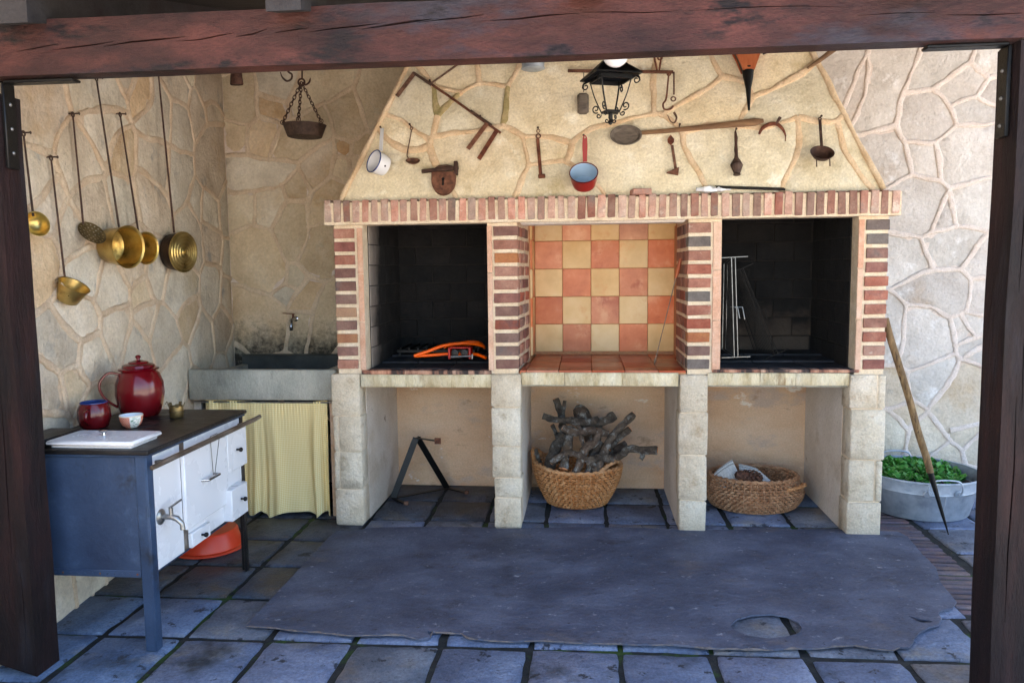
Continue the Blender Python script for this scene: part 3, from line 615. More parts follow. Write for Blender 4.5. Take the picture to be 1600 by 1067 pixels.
SEED_L = [(2.358, 2.367, 'l1'), (2.261, 2.303, 'l1'), (2.323, 2.228, 'l1'), (2.436, 2.27, 'l1'), (2.174, 2.417, 'l1'), (1.925, 2.494, 'l2'), (1.665, 2.577, 'l2'), (1.818, 2.471, 'l2'), (1.853, 2.369, 'l3'), (1.742, 2.328, 'l3'), (1.66, 2.417, 'l3'), (2.063, 2.205, 'l4'), (1.891, 2.232, 'l4'), (1.968, 2.127, 'l4'), (2.037, 2.072, 'l4'), (2.34, 2.079, 'l5'), (2.384, 1.989, 'l5'), (2.421, 2.109, 'l5'), (2.275, 2.023, 'l5'), (1.234, 2.594, 'l6'), (0.973, 2.678, 'l7'), (1.13, 2.448, 'l7'), (1.186, 2.494, 'l7'), (0.744, 2.561, 'l8'), (0.774, 2.465, 'l8'), (0.862, 2.614, 'l8'), (0.93, 2.76, 'l9'), (0.755, 2.771, 'l9'), (0.35, 2.895, 'l10'), (0.128, 2.929, 'l10'), (0.216, 2.759, 'l11'), (0.501, 2.67, 'l12'), (0.322, 2.441, 'l13'), (0.425, 2.295, 'l13'), (0.176, 2.548, 'l13'), (0.254, 2.283, 'l13'), (1.147, 2.305, 'l14'), (1.249, 2.221, 'l14'), (1.06, 2.231, 'l14'), (1.53, 2.223, 'l15'), (1.601, 2.277, 'l15'), (0.93, 2.203, 'l16'), (0.76, 2.285, 'l16'), (0.876, 2.074, 'l16'), (0.582, 2.085, 'l17'), (0.364, 2.104, 'l18'), (0.337, 1.973, 'l18'), (1.549, 2.065, 'l19'), (1.609, 1.995, 'l19'), (1.18, 2.033, 'l20'), (1.096, 1.939, 'l20'), (1.294, 2.091, 'l20'), (1.899, 1.969, 'l21'), (1.982, 2.009, 'l21'), (1.864, 1.888, 'l21'), (2.27, 1.904, 'l22'), (2.314, 1.836, 'l22'), (2.227, 1.962, 'l22'), (2.085, 1.839, 'l23'), (2.135, 1.757, 'l23'), (2.033, 1.749, 'l23'), (2.419, 1.684, 'l24'), (2.295, 1.686, 'l24'), (2.376, 1.61, 'l24'), (2.001, 1.655, 'l25'), (2.07, 1.608, 'l25'), (1.92, 1.596, 'l25'), (0.715, 1.886, 'l26'), (0.688, 1.793, 'l26'), (0.818, 1.957, 'l26'), (0.318, 1.771, 'l27'), (0.352, 1.854, 'l27'), (1.436, 1.633, 'l28'), (1.543, 1.659, 'l28'), (1.129, 1.662, 'l29'), (1.266, 1.577, 'l29'), (0.833, 1.541, 'l30'), (1.01, 1.544, 'l30'), (0.348, 1.533, 'l31'), (0.403, 1.45, 'l31'), (1.716, 1.518, 'l32'), (1.834, 1.545, 'l32'), (1.397, 1.482, 'l33'), (2.304, 1.287, 'm1'), (2.169, 1.223, 'm1'), (2.031, 1.365, 'm2'), (2.15, 1.39, 'm2'), (1.726, 1.345, 'm3'), (1.369, 1.32, 'm4'), (0.78, 1.303, 'm5'), (1.112, 1.15, 'm6'), (1.246, 1.227, 'm6'), (1.473, 1.167, 'm7'), (2.02, 1.189, 'm8'), (2.332, 1.046, 'm9'), (2.376, 1.133, 'm9'), (0.631, 1.102, 'm10'), (0.563, 1.168, 'm10'), (0.981, 0.98, 'm11'), (1.09, 0.928, 'm11'), (0.236, 1.191, 'm12'), (2.373, 0.923, 'm13'), (2.156, 1.085, 'm14'), (2.464, 0.131, 'm15'), (2.395, 0.015, 'm15'), (2.122, 0.033, 'm16')]
LWC, LWU, LWN = (-2.676, 0.98, 0.0), (0.099088, -0.995079, 0.0), (0.995079, 0.099088, 0.0)
# back wall, one face from corner to far right
BW = .98
lowst = thing('stone_wall', 'tall back wall of irregular pale stones behind fireplace, sink and tub', 'wall', (0, BW, 0))
m_ = MB(); m_.box(-3.3, 6.5, BW+.006, BW+.35, -.1, 3.9); m_.build('wall_core', mortar_pink, lowst, smooth=0)
sL = fill(list(SEED_B), (-2.66, -1.2, .2, 3.35), .27, 5)
def mB(k, u, v):
    if str(k) in ('b22', 'b24', 'b25', 'b23') or v < 1.15: return stain_stone
    return ochre_stone if (sum(ord(c) for c in str(k)) % 5) else wall_stone
stone_wall(lowst, sL, [(LWC[0], .3), (-1.0, .3), (-1.0, 3.4), (LWC[0], 3.4)], (0, BW, 0), (1, 0, 0), (0, 0, 1), (0, -1, 0), mB, mortar_m, 11)
sR = fill(list(SEED_R), (1.15, 4.0, 0, 3.35), .33, 6)
stone_wall(lowst, sR, [(1.1, .0), (4.1, .0), (4.1, 3.4), (1.1, 3.4)], (0, BW, 0), (1, 0, 0), (0, 0, 1), (0, -1, 0), lambda k, u, v: pale_stone if v > .75 else wall_stone, mortar_pink, 12)
# left wall
LC = Vector(LWC); LU = Vector(LWU); LN = Vector(LWN)
leftw = thing('stone_wall', 'left side wall of grey beige stones hung with long brass ladles', 'wall', (LC.x, LC.y, 0))
lm_ = MB(); Ml = Matrix(((LU.x, 0, LN.x, LC.x), (LU.y, 0, LN.y, LC.y), (0, 1, 0, 0), (0, 0, 0, 1)))
lm_.box(-.4, 5.2, -.1, 3.9, -.3, -.006, Ml); lm_.build('wall_core', mortar_m, leftw, smooth=0)
sl_ = fill(list(SEED_L), (0, 3.4, 0, 3.3), .27, 8)
stone_wall(leftw, sl_, [(.0, .0), (3.5, .0), (3.5, 3.4), (.0, 3.4)], (LC.x, LC.y, 0), LU, (0, 0, 1), LN, lambda k, u, v: ochre_stone if (sum(ord(c) for c in str(k)) % 6 == 0) else wall_stone, mortar_m, 13)
# rubble footing under the stove
# ------------------------------------------------------------------ timber porch
def timber(name, x0, x1, y0, y1, z0, z1, m, label, cat, axis, seed, slits=(), group=None):
    root = thing(name, label, cat, ((x0+x1)/2, (y0+y1)/2, z0), group)
    if axis == 'x':      # front face lies in XZ, length along X
        loop = []
        n = 60
        for k in range(n): x = x0+(x1-x0)*k/n; loop.append((x, z0+n1((x, 0, seed), 1.4)*.005+.002))
        for k in range(n): x = x1-(x1-x0)*k/n; loop.append((x, z1+n1((x, 5, seed), 2)*.006))
        M = Matrix(((1, 0, 0, 0), (0, 0, -1, y0+.05), (0, 1, 0, 0), (0, 0, 0, 1)))
    else:
        loop = []
        n = 50
        for k in range(n): z = z0+(z1-z0)*k/n; loop.append((x1+n1((9, z, seed), 2.1)*.009, z))
        for k in range(n): z = z1-(z1-z0)*k/n; loop.append((x0+n1((4, z, seed), 2.1)*.009, z))
        M = Matrix(((1, 0, 0, 0), (0, 0, -1, y0+.05), (0, 1, 0, 0), (0, 0, 0, 1)))
    mb = MB(); mb.prism([loop]+list(slits), 0, .05, M, grid=.09, top=lambda x, y: n1((x, y, seed), 2.0)*.004, both=False)
    mb.prism([loop], -(y1-y0)+.05, -.0005, M)
    mb.build('timber', m, root, smooth=45)
    return root
def slit(pts, w):
    P = [Vector((p[0], p[1])) for p in pts]; a, b = [], []
    for i, p in enumerate(P):
        t = (P[min(i+1, len(P)-1)]-P[max(i-1, 0)]).normalized(); nn = Vector((-t.y, t.x)); ww = w*math.sin(math.pi*(i+.25)/(len(P)-.5))
        a.append(tuple(p-nn*ww)); b.append(tuple(p+nn*ww))
    return a+b[::-1]
def sl3(*pp): return [(p[0], p[2]) for p in pp]
CR = [slit(sl3((-2.0933, -1.88, 2.417), (-2.0296, -1.88, 2.4237), (-1.9661, -1.88, 2.4327), (-1.9207, -1.88, 2.4377)), .0022),
      slit(sl3((-1.9548, -1.88, 2.4163), (-1.8793, -1.88, 2.4225), (-1.7794, -1.88, 2.43), (-1.7097, -1.88, 2.4386)), .0026),
      slit(sl3((-1.7503, -1.88, 2.4221), (-1.6437, -1.88, 2.4337), (-1.5335, -1.88, 2.4384), (-1.4363, -1.88, 2.4435)), .0036),
      slit(sl3((-1.4733, -1.88, 2.4293), (-1.3887, -1.88, 2.4305), (-1.3041, -1.88, 2.4427), (-1.2536, -1.88, 2.4495)), .0026),
      slit(sl3((-1.2447, -1.88, 2.4359), (-1.1849, -1.88, 2.4423), (-1.1298, -1.88, 2.4578)), .003),
      slit(sl3((-1.102, -1.88, 2.4434), (-1.0429, -1.88, 2.4499), (-0.9794, -1.88, 2.4561)), .0026),
      slit(sl3((-0.98, -1.88, 2.4407), (-0.8911, -1.88, 2.4503), (-0.7983, -1.88, 2.4552), (-0.7061, -1.88, 2.4623)), .0028),
      slit(sl3((-0.7871, -1.88, 2.4439), (-0.6834, -1.88, 2.4548), (-0.592, -1.88, 2.464), (-0.5284, -1.88, 2.4678)), .0042),
      slit(sl3((-0.5921, -1.88, 2.4576), (-0.5013, -1.88, 2.4646), (-0.4225, -1.88, 2.4677), (-0.353, -1.88, 2.4755)), .0026),
      slit(sl3((-0.3332, -1.88, 2.4533), (-0.2332, -1.88, 2.4555), (-0.1448, -1.88, 2.4624), (-0.0244, -1.88, 2.4658)), .0034),
      slit(sl3((-0.0135, -1.88, 2.4674), (0.095, -1.88, 2.4649), (0.2026, -1.88, 2.4582), (0.3093, -1.88, 2.46)), .0022),
      slit(sl3((0.3263, -1.88, 2.4572), (0.4573, -1.88, 2.4599), (0.5829, -1.88, 2.4606), (0.7177, -1.88, 2.4569), (0.8718, -1.88, 2.4461)), .0016),
      slit(sl3((0.8929, -1.88, 2.4186), (1.0145, -1.88, 2.4217), (1.1352, -1.88, 2.4185)), .0016),
      slit(sl3((1.1755, -1.88, 2.4087), (1.2948, -1.88, 2.4037), (1.4089, -1.88, 2.4049)), .0024)]
timber('porch_beam', -3.0, 2.4, -1.88, -1.795, 2.327, 2.528, wood_m, 'long cracked red brown timber beam across the top of the porch', 'beam', 'x', 21, CR)
pl = timber('porch_post', -2.36, -2.192, -1.88, -1.748, 0, 2.322, post_m, 'dark brown timber post left of the blue stove', 'post', 'z', 22, [slit([(-2.26, .5), (-2.262, .7), (-2.257, .95), (-2.255, 1.2)], .0028), slit([(-2.30, 1.3), (-2.297, 1.6), (-2.30, 1.9)], .0022), slit([(-2.23, .1), (-2.226, .3), (-2.23, .45)], .002)])
pr_ = timber('porch_post', 1.405, 1.60, -1.88, -1.735, 0, 2.322, post_m, 'dark brown timber post in front of the zinc tub', 'post', 'z', 23, [slit([(1.45, .35), (1.447, .6), (1.453, .9), (1.45, 1.15)], .0028), slit([(1.44, 1.5), (1.444, 1.75), (1.44, 2.0)], .0022), slit([(1.47, 1.1), (1.466, 1.3), (1.47, 1.45)], .0022)])
b = MB(); b.cbox(-2.191, -2.178, -1.85, -1.79, 2.0, 2.318, .003); b.cbox(-2.178, -1.90, -1.85, -1.80, 2.314, 2.325, .003); b.build('angle_bracket', blackiron, pl)
b = MB(); b.cbox(1.390, 1.404, -1.84, -1.78, 2.02, 2.318, .003); b.cbox(1.13, 1.390, -1.85, -1.80, 2.314, 2.325, .003); b.build('angle_bracket', blackiron, pr_)
for (pp, x) in ((pl, -2.1775), (pr_, 1.3895)):
    for z in (2.06, 2.15, 2.24):
        m_ = MB(); s_ = 1 if pp is pl else -1
        m_.lathe([(.007, -.002), (.007, .002), (.004, .005), (0, .006)], 8, frame((x, -1.82 if pp is pl else -1.81, z), (0, 0, 1), (s_, 0, 0))); m_.build('screw', steel, pp)
# lean-to roof rising towards the house wall
roof = thing('porch_roof', 'dark lean-to board roof over the outdoor kitchen', 'roof', (0, -1.8, 2.53))
SLOPE = .26
def rz(y): return 2.532+SLOPE*(y+1.8)
for x in (-2.04, -1.03, 0.0, 1.05, 2.1, -3.0):
    m_ = MB(); y0, y1 = -1.98, 1.0; w = .062 if x != -2.04 else .075
    V = []
    for (y, ) in ((y0,), (y1,)):
        for dx in (-w, w):
            for dz in (0, .14): V.append((x+dx, y, rz(y)+dz))
    m_.add(V, [(0, 2, 3, 1), (4, 5, 7, 6), (0, 4, 6, 2), (1, 3, 7, 5), (0, 1, 5, 4), (2, 6, 7, 3)])
    m_.build('rafter', rafter_m, roof, smooth=0)
k = 0
y = -2.0
while y < 1.05:
    m_ = MB(); a, c = y, y+.155
    m_.add([(-3.3, a, rz(a)+.141), (3.0, a, rz(a)+.141), (3.0, c, rz(c)+.141), (-3.3, c, rz(c)+.141), (-3.3, a, rz(a)+.163), (3.0, a, rz(a)+.163), (3.0, c, rz(c)+.163), (-3.3, c, rz(c)+.163)],
           [(0, 3, 2, 1), (4, 5, 6, 7), (0, 1, 5, 4), (1, 2, 6, 5), (2, 3, 7, 6), (3, 0, 4, 7)])
    m_.build('roof_board', roof_m, roof, smooth=0); y += .158
m_ = MB(); m_.add([(-3.35, -2.03, rz(-2.03)+.175), (3.05, -2.03, rz(-2.03)+.175), (3.05, 1.0, rz(1.0)+.175), (-3.35, 1.0, rz(1.0)+.175), (-3.35, -2.03, rz(-2.03)+.22), (3.05, -2.03, rz(-2.03)+.22), (3.05, 1.0, rz(1.0)+.22), (-3.35, 1.0, rz(1.0)+.22)], [(0, 3, 2, 1), (4, 5, 6, 7), (0, 1, 5, 4), (1, 2, 6, 5), (2, 3, 7, 6), (3, 0, 4, 7)])
m_.build('roof_covering', lintel_d, roof, smooth=0)
# ------------------------------------------------------------------ the fireplace with its three bays
FP = thing('brick_fireplace', 'wide brick and limestone barbecue fireplace with three bays and stone hood', 'fireplace', (.09, .45, 0))
YB = .93                                   # back of the masonry
rb = random.Random(11)
# pillars of limestone blocks under the counter
PIL = [(-1.578, -1.402, [.0, .235, .475, .70, .965]), (-.574, -.402, [.0, .195, .325, .52, .76, .965]), (.545, .706, [.0, .2, .475, .735, .965]), (1.525, 1.716, [.0, .21, .46, .76, .965])]
for pi, (x0, x1, zs) in enumerate(PIL):
    m_ = MB(); m_.cbox(x0+.007, x1-.007, -.013, .14, 0, .962, .003); pil = m_.build('pillar', pier_mortar, FP)
    for a, c in zip(zs, zs[1:]):
        V = MB(); n = 5
        dx0, dx1 = rb.uniform(-.008, .006), rb.uniform(-.006, .008)
        split = (pi == 3 and a in (.21, .76)) or (pi == 0 and a in (.235, .475))
        segs = [(x0+dx0, x1+dx1)] if not split else ([(x0+dx0, x1-.045), (x1-.036, x1+dx1)] if pi == 3 else [(x0+dx0, x0+.03), (x0+.04, x1+dx1)])
        for (p, q) in segs:
            B_ = MB(); B_.cbox(p, q, -.022+rb.uniform(-.006, .004), .12, a+.004, c-.004, .006)
            B_.v = [tuple(Vector(w)+nv(w, 11)*.006) for w in B_.v]
            B_.build('stone_block', block_m, pil, smooth=50)
# plastered cheeks, back and ceiling of the lower bays
for (x0, x1) in ((-1.565, -1.405), (-.568, -.408), (.551, .700), (1.530, 1.708)):
    m_ = MB(); m_.box(x0, x1, .13, YB-.02, 0, .882); m_.build('bay_cheek', plaster, FP, smooth=0)
m_ = MB(); m_.box(-1.56, 1.70, YB-.02, YB+.04, 0, .882); m_.build('bay_back_wall', plaster_o, FP, smooth=0)
# counter slab and its limestone front pieces
m_ = MB(); m_.box(-1.57, 1.71, .03, YB+.02, .884, .962); m_.build('counter_slab', concrete, FP, smooth=0)
for (x0, x1, n, za, zb) in ((-1.397, -.578, 2, .880, .958), (-.398, .541, 3, .895, .972), (.710, 1.521, 3, .898, .972)):
    cuts = [x0]+sorted(x0+(x1-x0)*(k+rb.uniform(-.2, .2))/n for k in range(1, n))+[x1]
    for a, c in zip(cuts, cuts[1:]):
        B_ = MB(); B_.cbox(a+.0007, c-.0007, -.012+rb.uniform(-.002, .002), .028, za+rb.uniform(-.003, .003), zb, .003)
        B_.v = [tuple(Vector(w)+nv(w, 14)*.002) for w in B_.v]; B_.build('counter_edge_stone', slabedge, FP, smooth=50)
# mortar cores of the piers, bricks set proud of them
ZP0, NC = .986, 11; PITCH = (1.868-ZP0)/NC
pier_specs = [(-1.543, -1.412, None), (-.556, -.412, 'R'), (.588, .722, 'L'), (1.592, 1.717, None)]
mats_p = [brick_m, brick_m, brick_dark, brick_m, brick_dark, brick_ochre]
bm_cache = {}
def pbrick(L, W, H, m, k):
    key = (round(L, 3), round(W, 3), round(H, 3), m.name, k)
    if key not in bm_cache: bm_cache[key] = brick_mesh('brick', L, W, H, m, k, .0016, .003)
    return bm_cache[key]
for pi, (x0, x1, rev) in enumerate(pier_specs):
    m_ = MB(); xa, xb = x0+.004, x1-.004
    if pi == 0: xb = -1.362
    if pi == 1: xa = -.596
    if pi == 2: xb = .782
    if pi == 3: xa = 1.549
    m_.box(xa, xb, .006, .15, .962, 1.88)
    pier = m_.build('brick_pier', pier_mortar, FP, smooth=0)
    c_ = MB(); c_.box(xa+.012, xb-.012, .15, YB, .963, 1.879); c_.build('pier_core', firemort if rev is None else grout_m, pier, smooth=0)
    for c in range(NC):
        z = ZP0+PITCH*(c+.5)-.004
        m = rb.choice(mats_p)
        if pi == 3 and c >= 9: m = brick_grey
        if pi == 2 and c in (5, 9, 0): m = brick_grey
        if pi == 1 and c == 8: m = brick_ochre
        L = x1-x0+rb.uniform(-.004, .004)
        inst('brick', pbrick(round(L, 2), .12, .057, m, rb.randrange(3)), ((x0+x1)/2, .054+rb.uniform(-.002, .003), z), pier, rot=(0, rb.uniform(-.008, .008), rb.uniform(-.01, .01)))
        if rev:
            # the reveal of the middle bay: stretchers running back from the front brick
            xr = (x1-.05) if rev == 'R' else (x0+.05)
            sp = .034 if rev == 'R' else -.004
            for (ya, yb_) in (((.124, .37), (.38, .56)) if c % 2 else ((.124, .25), (.26, .56))):
                ym = (ya+yb_)/2
                inst('brick', pbrick(.1, yb_-ya-.006, .057, rb.choice(mats_p[:5]), rb.randrange(2)), (xr+sp*(ym-.1)/.5, ym, z), pier)
    if rev:
        s_ = MB(); xm = x1-.006 if rev == 'R' else x0+.006
        s_.add([(xm-.05 if rev == 'R' else xm, .13, .962), (xm if rev == 'R' else xm+.05, .13, .962), (xm+(.03 if rev == 'R' else .046), .566, .962), (xm-(.05 if rev == 'R' else .004), .566, .962)]+
               [(xm-.05 if rev == 'R' else xm, .13, 1.879), (xm if rev == 'R' else xm+.05, .13, 1.879), (xm+(.03 if rev == 'R' else .046), .566, 1.879), (xm-(.05 if rev == 'R' else .004), .566, 1.879)],
               [(0, 3, 2, 1), (4, 5, 6, 7), (0, 1, 5, 4), (1, 2, 6, 5), (2, 3, 7, 6), (3, 0, 4, 7)])
        s_.build('reveal_mortar', pier_mortar, pier, smooth=0)
# terracotta edging strips beside the two fire openings
for (xa, xb) in ((-1.397, -1.362), (-.598, -.566), (.733, .783), (1.549, 1.582)):
    z = .985
    for k, h in enumerate((.30, .295, .28)):
        B_ = MB(); B_.cbox(xa+.001, xb-.001, -.004+rb.uniform(-.002, .002), .1, z, z+h-.004, .002); B_.build('edging_tile', trim_m, FP); z += h
for (xa, xb) in ((-1.392, -.580), (.735, 1.575)):
    n = 3; w = (xb-xa)/n
    for k in range(n):
        B_ = MB(); B_.cbox(xa+w*k+.001, xa+w*(k+1)-.001, -.008, .06, .9595 if xa < 0 else .9735, .984 if xa < 0 else .992, .003); B_.build('sill_tile', soot_trim, FP)
# hearth floors and firebrick linings
for (xa, xb, nm) in ((-1.36, -.6, 0), (.784, 1.547, 1)):
    for j in range(3):
        for i in range(3):
            w = (xb-xa)/3; y0 = .062+.27*j; B_ = MB(); B_.cbox(xa+w*i+.002, xa+w*(i+1)-.002, y0+.002, y0+.268, .963, .988+.012*j+(.006 if nm else 0), .003); B_.build('hearth_tile', ash_m, FP)
    rows = 7; hgt = .905/rows
    m_ = MB(); m_.box(xa-.03, xb+.03, .885, YB+.005, .964, 2.1); m_.box(xa-.0, xb+.0, .14, .93, 1.99, 2.05); lining = m_.build('fire_lining', firemort, FP, smooth=0)
    for q_ in (xa-.0001, xb-.0039):
        m_ = MB(); m_.box(q_, q_+.004, .103, .88, .964, 1.99); m_.build('lining_mortar', firemort, lining, smooth=0)
    for r_ in range(rows+1):
        z0 = .985+hgt*r_; o_ = .12 if r_ % 2 else 0; x = xa-o_
        while x < xb:
            a, c = max(x, xa), min(x+.25, xb)
            if c-a > .03:
                B_ = MB(); B_.cbox(a+.003, c-.003, .872+rb.uniform(-.002, .002), .89, z0+.003, z0+hgt-.003, .003); B_.build('firebrick', fire_back if nm else fire_m, lining)
            x += .25
        y = .102-(0 if r_ % 2 else .0); first = True
        while y < .86:
            L = .13 if (first and r_ % 2) else .25; first = False
            for (xx0, xx1, mm) in ((xa, xa+.008, fire_side if not nm else fire_m), (xb-.008, xb, fire_m)):
                B_ = MB(); B_.cbox(xx0, xx1+.0, y+.002, min(y+L, .868)-.002, z0+.003, z0+hgt-.003, .002); B_.build('firebrick', mm, lining)
            y += L
# tiled middle bay
TY = .85
cols = [(-0.3678, 0.85, 1.4611)[0], (-0.1725, 0.85, 1.4593)[0], (0.0277, 0.85, 1.4575)[0], (0.2247, 0.85, 1.4557)[0], (0.423, 0.85, 1.4539)[0], (0.6172, 0.85, 1.4521)[0]]
m_ = MB(); m_.box(-.47, .72, TY, YB+.01, .962, 1.95); nook = m_.build('tiled_back', grout_m, FP, smooth=0)
th = cols[1]-cols[0]; z0 = (0.025, 0.85, 1.0077)[2]
for r_ in range(5):
    for c in range(5):
        za, zb = z0+th*r_, min(z0+th*(r_+1), 1.905)
        B_ = MB(); B_.cbox(cols[c]+.0015, cols[c+1]-.0015, TY-.008, TY+.004, za+.0015, zb-.0015, .002); B_.build('wall_tile', tile_y if (r_+c) % 2 == 0 else tile_r, nook)
    for (x, s_) in ((cols[0]-.001, -1), (cols[5]+.001, 1)):
        za, zb = z0+th*r_, min(z0+th*(r_+1), 1.905)
        B_ = MB(); B_.cbox(min(x, x+s_*.012), max(x, x+s_*.012), .64, TY-.009, za+.0015, zb-.0015, .002); B_.build('wall_tile', tile_r if r_ % 2 == 0 else tile_y, nook)
        B_ = MB(); B_.cbox(min(x, x+s_*.012)-(.0 if s_ > 0 else .012), max(x, x+s_*.012)+(.012 if s_ > 0 else 0), .57, .637, za+.0015, zb-.0015, .002); B_.build('wall_tile', tile_y if r_ % 2 == 0 else tile_r, nook)
m_ = MB(); m_.box(cols[0]-.06, cols[0]-.012, .56, TY, .963, 1.95); m_.box(cols[5]+.012, cols[5]+.06, .56, TY, .963, 1.95); m_.build('side_backing', grout_m, nook, smooth=0)
m_ = MB(); m_.box(-.41, .585, .0, TY, .963, .972); shelf = m_.build('tiled_shelf', grout_m, FP, smooth=0)
ys = [-.006, .16, .38, .61, TY-.01]
for j in range(4):
    for c in range(-1, 6):
        xa = cols[max(c, 0)] if c >= 0 else cols[0]-th; xb = cols[c+1] if c < 5 else cols[5]+th
        f0 = (ys[j]+ys[j+1])/2; lx = -.408+.034*max(0, (f0-.1))/.5; rx_ = .585
        xa, xb = max(xa, lx), min(xb, rx_ if f0 < .5 else cols[5])
        if xb-xa < .02: continue
        B_ = MB(); B_.cbox(xa+.0015, xb-.0015, ys[j]+.0015, ys[j+1]-.0015, .9725, .985+.006*(ys[j]), .002); B_.build('shelf_tile', tile_f, shelf)
# cement soffit moulding over the middle bay
m_ = MB(); m_.cbox(-.40, .58, .01, .16, 1.86, 1.90, .012); m_.box(-.46, .7, .16, TY, 1.906, 1.98); m_.build('soffit', plaster, FP)
# soldier-course lintel
m_ = MB(); m_.box(-1.582, 1.762, -.044, .10, 1.874, 2.006); LIN = m_.build('lintel', pier_mortar, FP, smooth=0)
n = 57; x0, x1 = -1.586, 1.766; pt = (x1-x0)/n
lm_ = [brick_mesh('brick', .044, .12, .13, m, k, .0024, .004) for m in (lintel_m, lintel_m, lintel_d, lintel_m) for k in range(3)]
ld_ = lm_[6:9]
for k in range(n):
    m = rb.choice(lm_) if k < 34 else rb.choice(lm_+ld_*3)
    inst('brick', m, (x0+pt*(k+.42)+rb.uniform(-.003, .003), -.052+.06+rb.uniform(-.003, .002), 1.952-.0035*k/n+rb.uniform(-.002, .006)), LIN, rot=(rb.uniform(-.01, .01), rb.uniform(-.02, .02), rb.uniform(-.02, .02)), scale=(rb.uniform(.9, 1.06), 1, rb.uniform(.985, 1.02)))
m_ = MB(); m_.box(-1.56, 1.74, .1, YB, 1.98, 2.02); m_.build('lintel_deck', firemort, FP, smooth=0)
# the sloping hood
HK = .25; hl = math.hypot(1, HK)
HZ1 = 3.12; hw = (HZ1-2.02)*hl
lx0, lx1, rx0, rx1 = -1.492, -1.497+.47*(HZ1-2.02), 1.678, 1.678-.428*(HZ1-2.02)
m_ = MB(); y1 = HK*(HZ1-2.02)
m_.add([(lx0+.006, .012, 2.012), (rx0-.006, .012, 2.012), (rx0-.006, YB+.04, 2.012), (lx0+.006, YB+.04, 2.012), (lx1+.006, y1+.012, HZ1), (rx1-.006, y1+.012, HZ1), (rx1-.006, YB+.04, HZ1), (lx1+.006, YB+.04, HZ1)],
       [(0, 3, 2, 1), (4, 5, 6, 7), (0, 1, 5, 4), (1, 2, 6, 5), (2, 3, 7, 6), (3, 0, 4, 7)])
HOOD = m_.build('hood', mortar_h, FP, smooth=0)
bound = [(lx0, .0), (rx0, .0), (rx1, hw), (lx1, hw)]
stone_wall(HOOD, fill(list(SEED_H), (-1.0, 1.2, .95, 1.12), .3, 9), bound, (0, 0, 2.02), (1, 0, 0), (0, HK/hl, 1/hl), (0, -1/hl, HK/hl), lambda k, u, v: hood_stone, mortar_h, 14, rel=.007,
           mossf=lambda u, v: -1.0 < u < -.35 and .5 < v < .68)
for (a, c, s_) in ((lx0, lx1, -1), (rx0, rx1, 1)):
    e_ = MB(); P_ = [(a+(c-a)*t_, HK*(HZ1-2.02)*t_-.001, 2.022+(HZ1-2.02)*t_) for t_ in [k/24 for k in range(25)]]
    e_.tube([tuple(Vector(p)+nv(p, 7)*.006) for p in P_], [.016+.005*n1(p, 6) for p in P_], 8); e_.build('edge_mortar', mortar_h, HOOD, smooth=60)
# ------------------------------------------------------------------ things: helpers
ZUP = Vector((0, 0, 1)); HN = Vector((0, -1, .25)).normalized(); HV = Vector((0, .25, 1)).normalized(); XR = Vector((1, 0, 0)); BK = -LU
def vv(p): return Vector(p)
def bowl(mb, M, prof, t=.0025, n=32, mi=0, mi2=None):
    """prof: outer (r, h) from base to rim; the inside follows at thickness t"""
    outer = [(0, prof[0][1])]+list(prof)
    inner = [(max(r-t, .001), h+(t if i == 0 else 0)) for i, (r, h) in enumerate(prof)][::-1]+[(0, prof[0][1]+t)]
    if mi2 is None: mb.lathe(outer+inner, n, M, mi)
    else:
        mb.lathe(outer+inner[:1], n, M, mi); mb.lathe(inner, n, M, mi2)
def ring(mb, c, nrm, r, t, n=20, m=6, xx=(1, 0, 0), a0=0, a1=360, ry=None):
    M = frame(c, xx, nrm); ry = ry or r; full = abs(a1-a0) >= 360
    k = n if full else n+1
    P = [M @ Vector((r*math.cos(R(a0+(a1-a0)*i/n)), ry*math.sin(R(a0+(a1-a0)*i/n)), 0)) for i in range(k)]
    mb.tube(P, t, m, closed=full)
def chain(mb, a, b, ll=.028, t=.0028):
    a, b = vv(a), vv(b); d = b-a; n = max(2, int(d.length/(ll*.72))); d.normalize(); s1 = d.orthogonal().normalized(); s2 = d.cross(s1)
    for i in range(n):
        c = a+(b-a)*((i+.5)/n); ring(mb, c, (s1 if i % 2 else s2), ll*.5, t, 12, 5, d, ry=ll*.27)
def rod(mb, pts, r, n=8): mb.tube(pts, r, n)
def nail(parent, p, nrm, L=.05):
    m = MB(); p, nrm = vv(p), vv(nrm); m.tube([p-nrm*.02, p+nrm*L], .0035, 6); m.lathe([(.007, 0), (.007, .002), (0, .003)], 8, frame(p+nrm*L, (0, 0, 1), nrm)); m.build('nail', darkrust, parent)
# ------------------------------------------------------------------ brass and iron kitchenware on the left wall
def long_handle(root, top, bot, r=.006, loop=True, m=None):
    h = MB(); top, bot = vv(top), vv(bot); d = (bot-top).normalized()
    h.tube([top, top+(bot-top)*.5, bot], [r*.9, r, r*1.15], 8, flat=.6, up=LN)
    if loop: ring(h, top-d*.008, LN, .011, .0035, 14, 6, d)
    h.build('handle', m or darkrust, root)
    nail(root, top-d*.012, LN, .03)
def wall_thing(name, label, cat, base, grp='long handled pans and ladles on the left wall'): return thing(name, label, cat, base, grp)
t = wall_thing('brass_ladle', 'smallest round brass ladle, nearest the left post on the stone wall', 'ladle', (-2.3837, -1.4504, 1.8175))
long_handle(t, (-2.4138, -1.4513, 2.1947), (-2.3934, -1.454, 1.8505)); m = MB()
bowl(m, frame((-2.3784, -1.4536, 1.8172), ZUP, LN*.85+Vector((0, -.45, .15))), [(.012, -.046), (.032, -.038), (.046, -.02), (.052, 0), (.055, .003)], .002); m.build('bowl', brass, t)
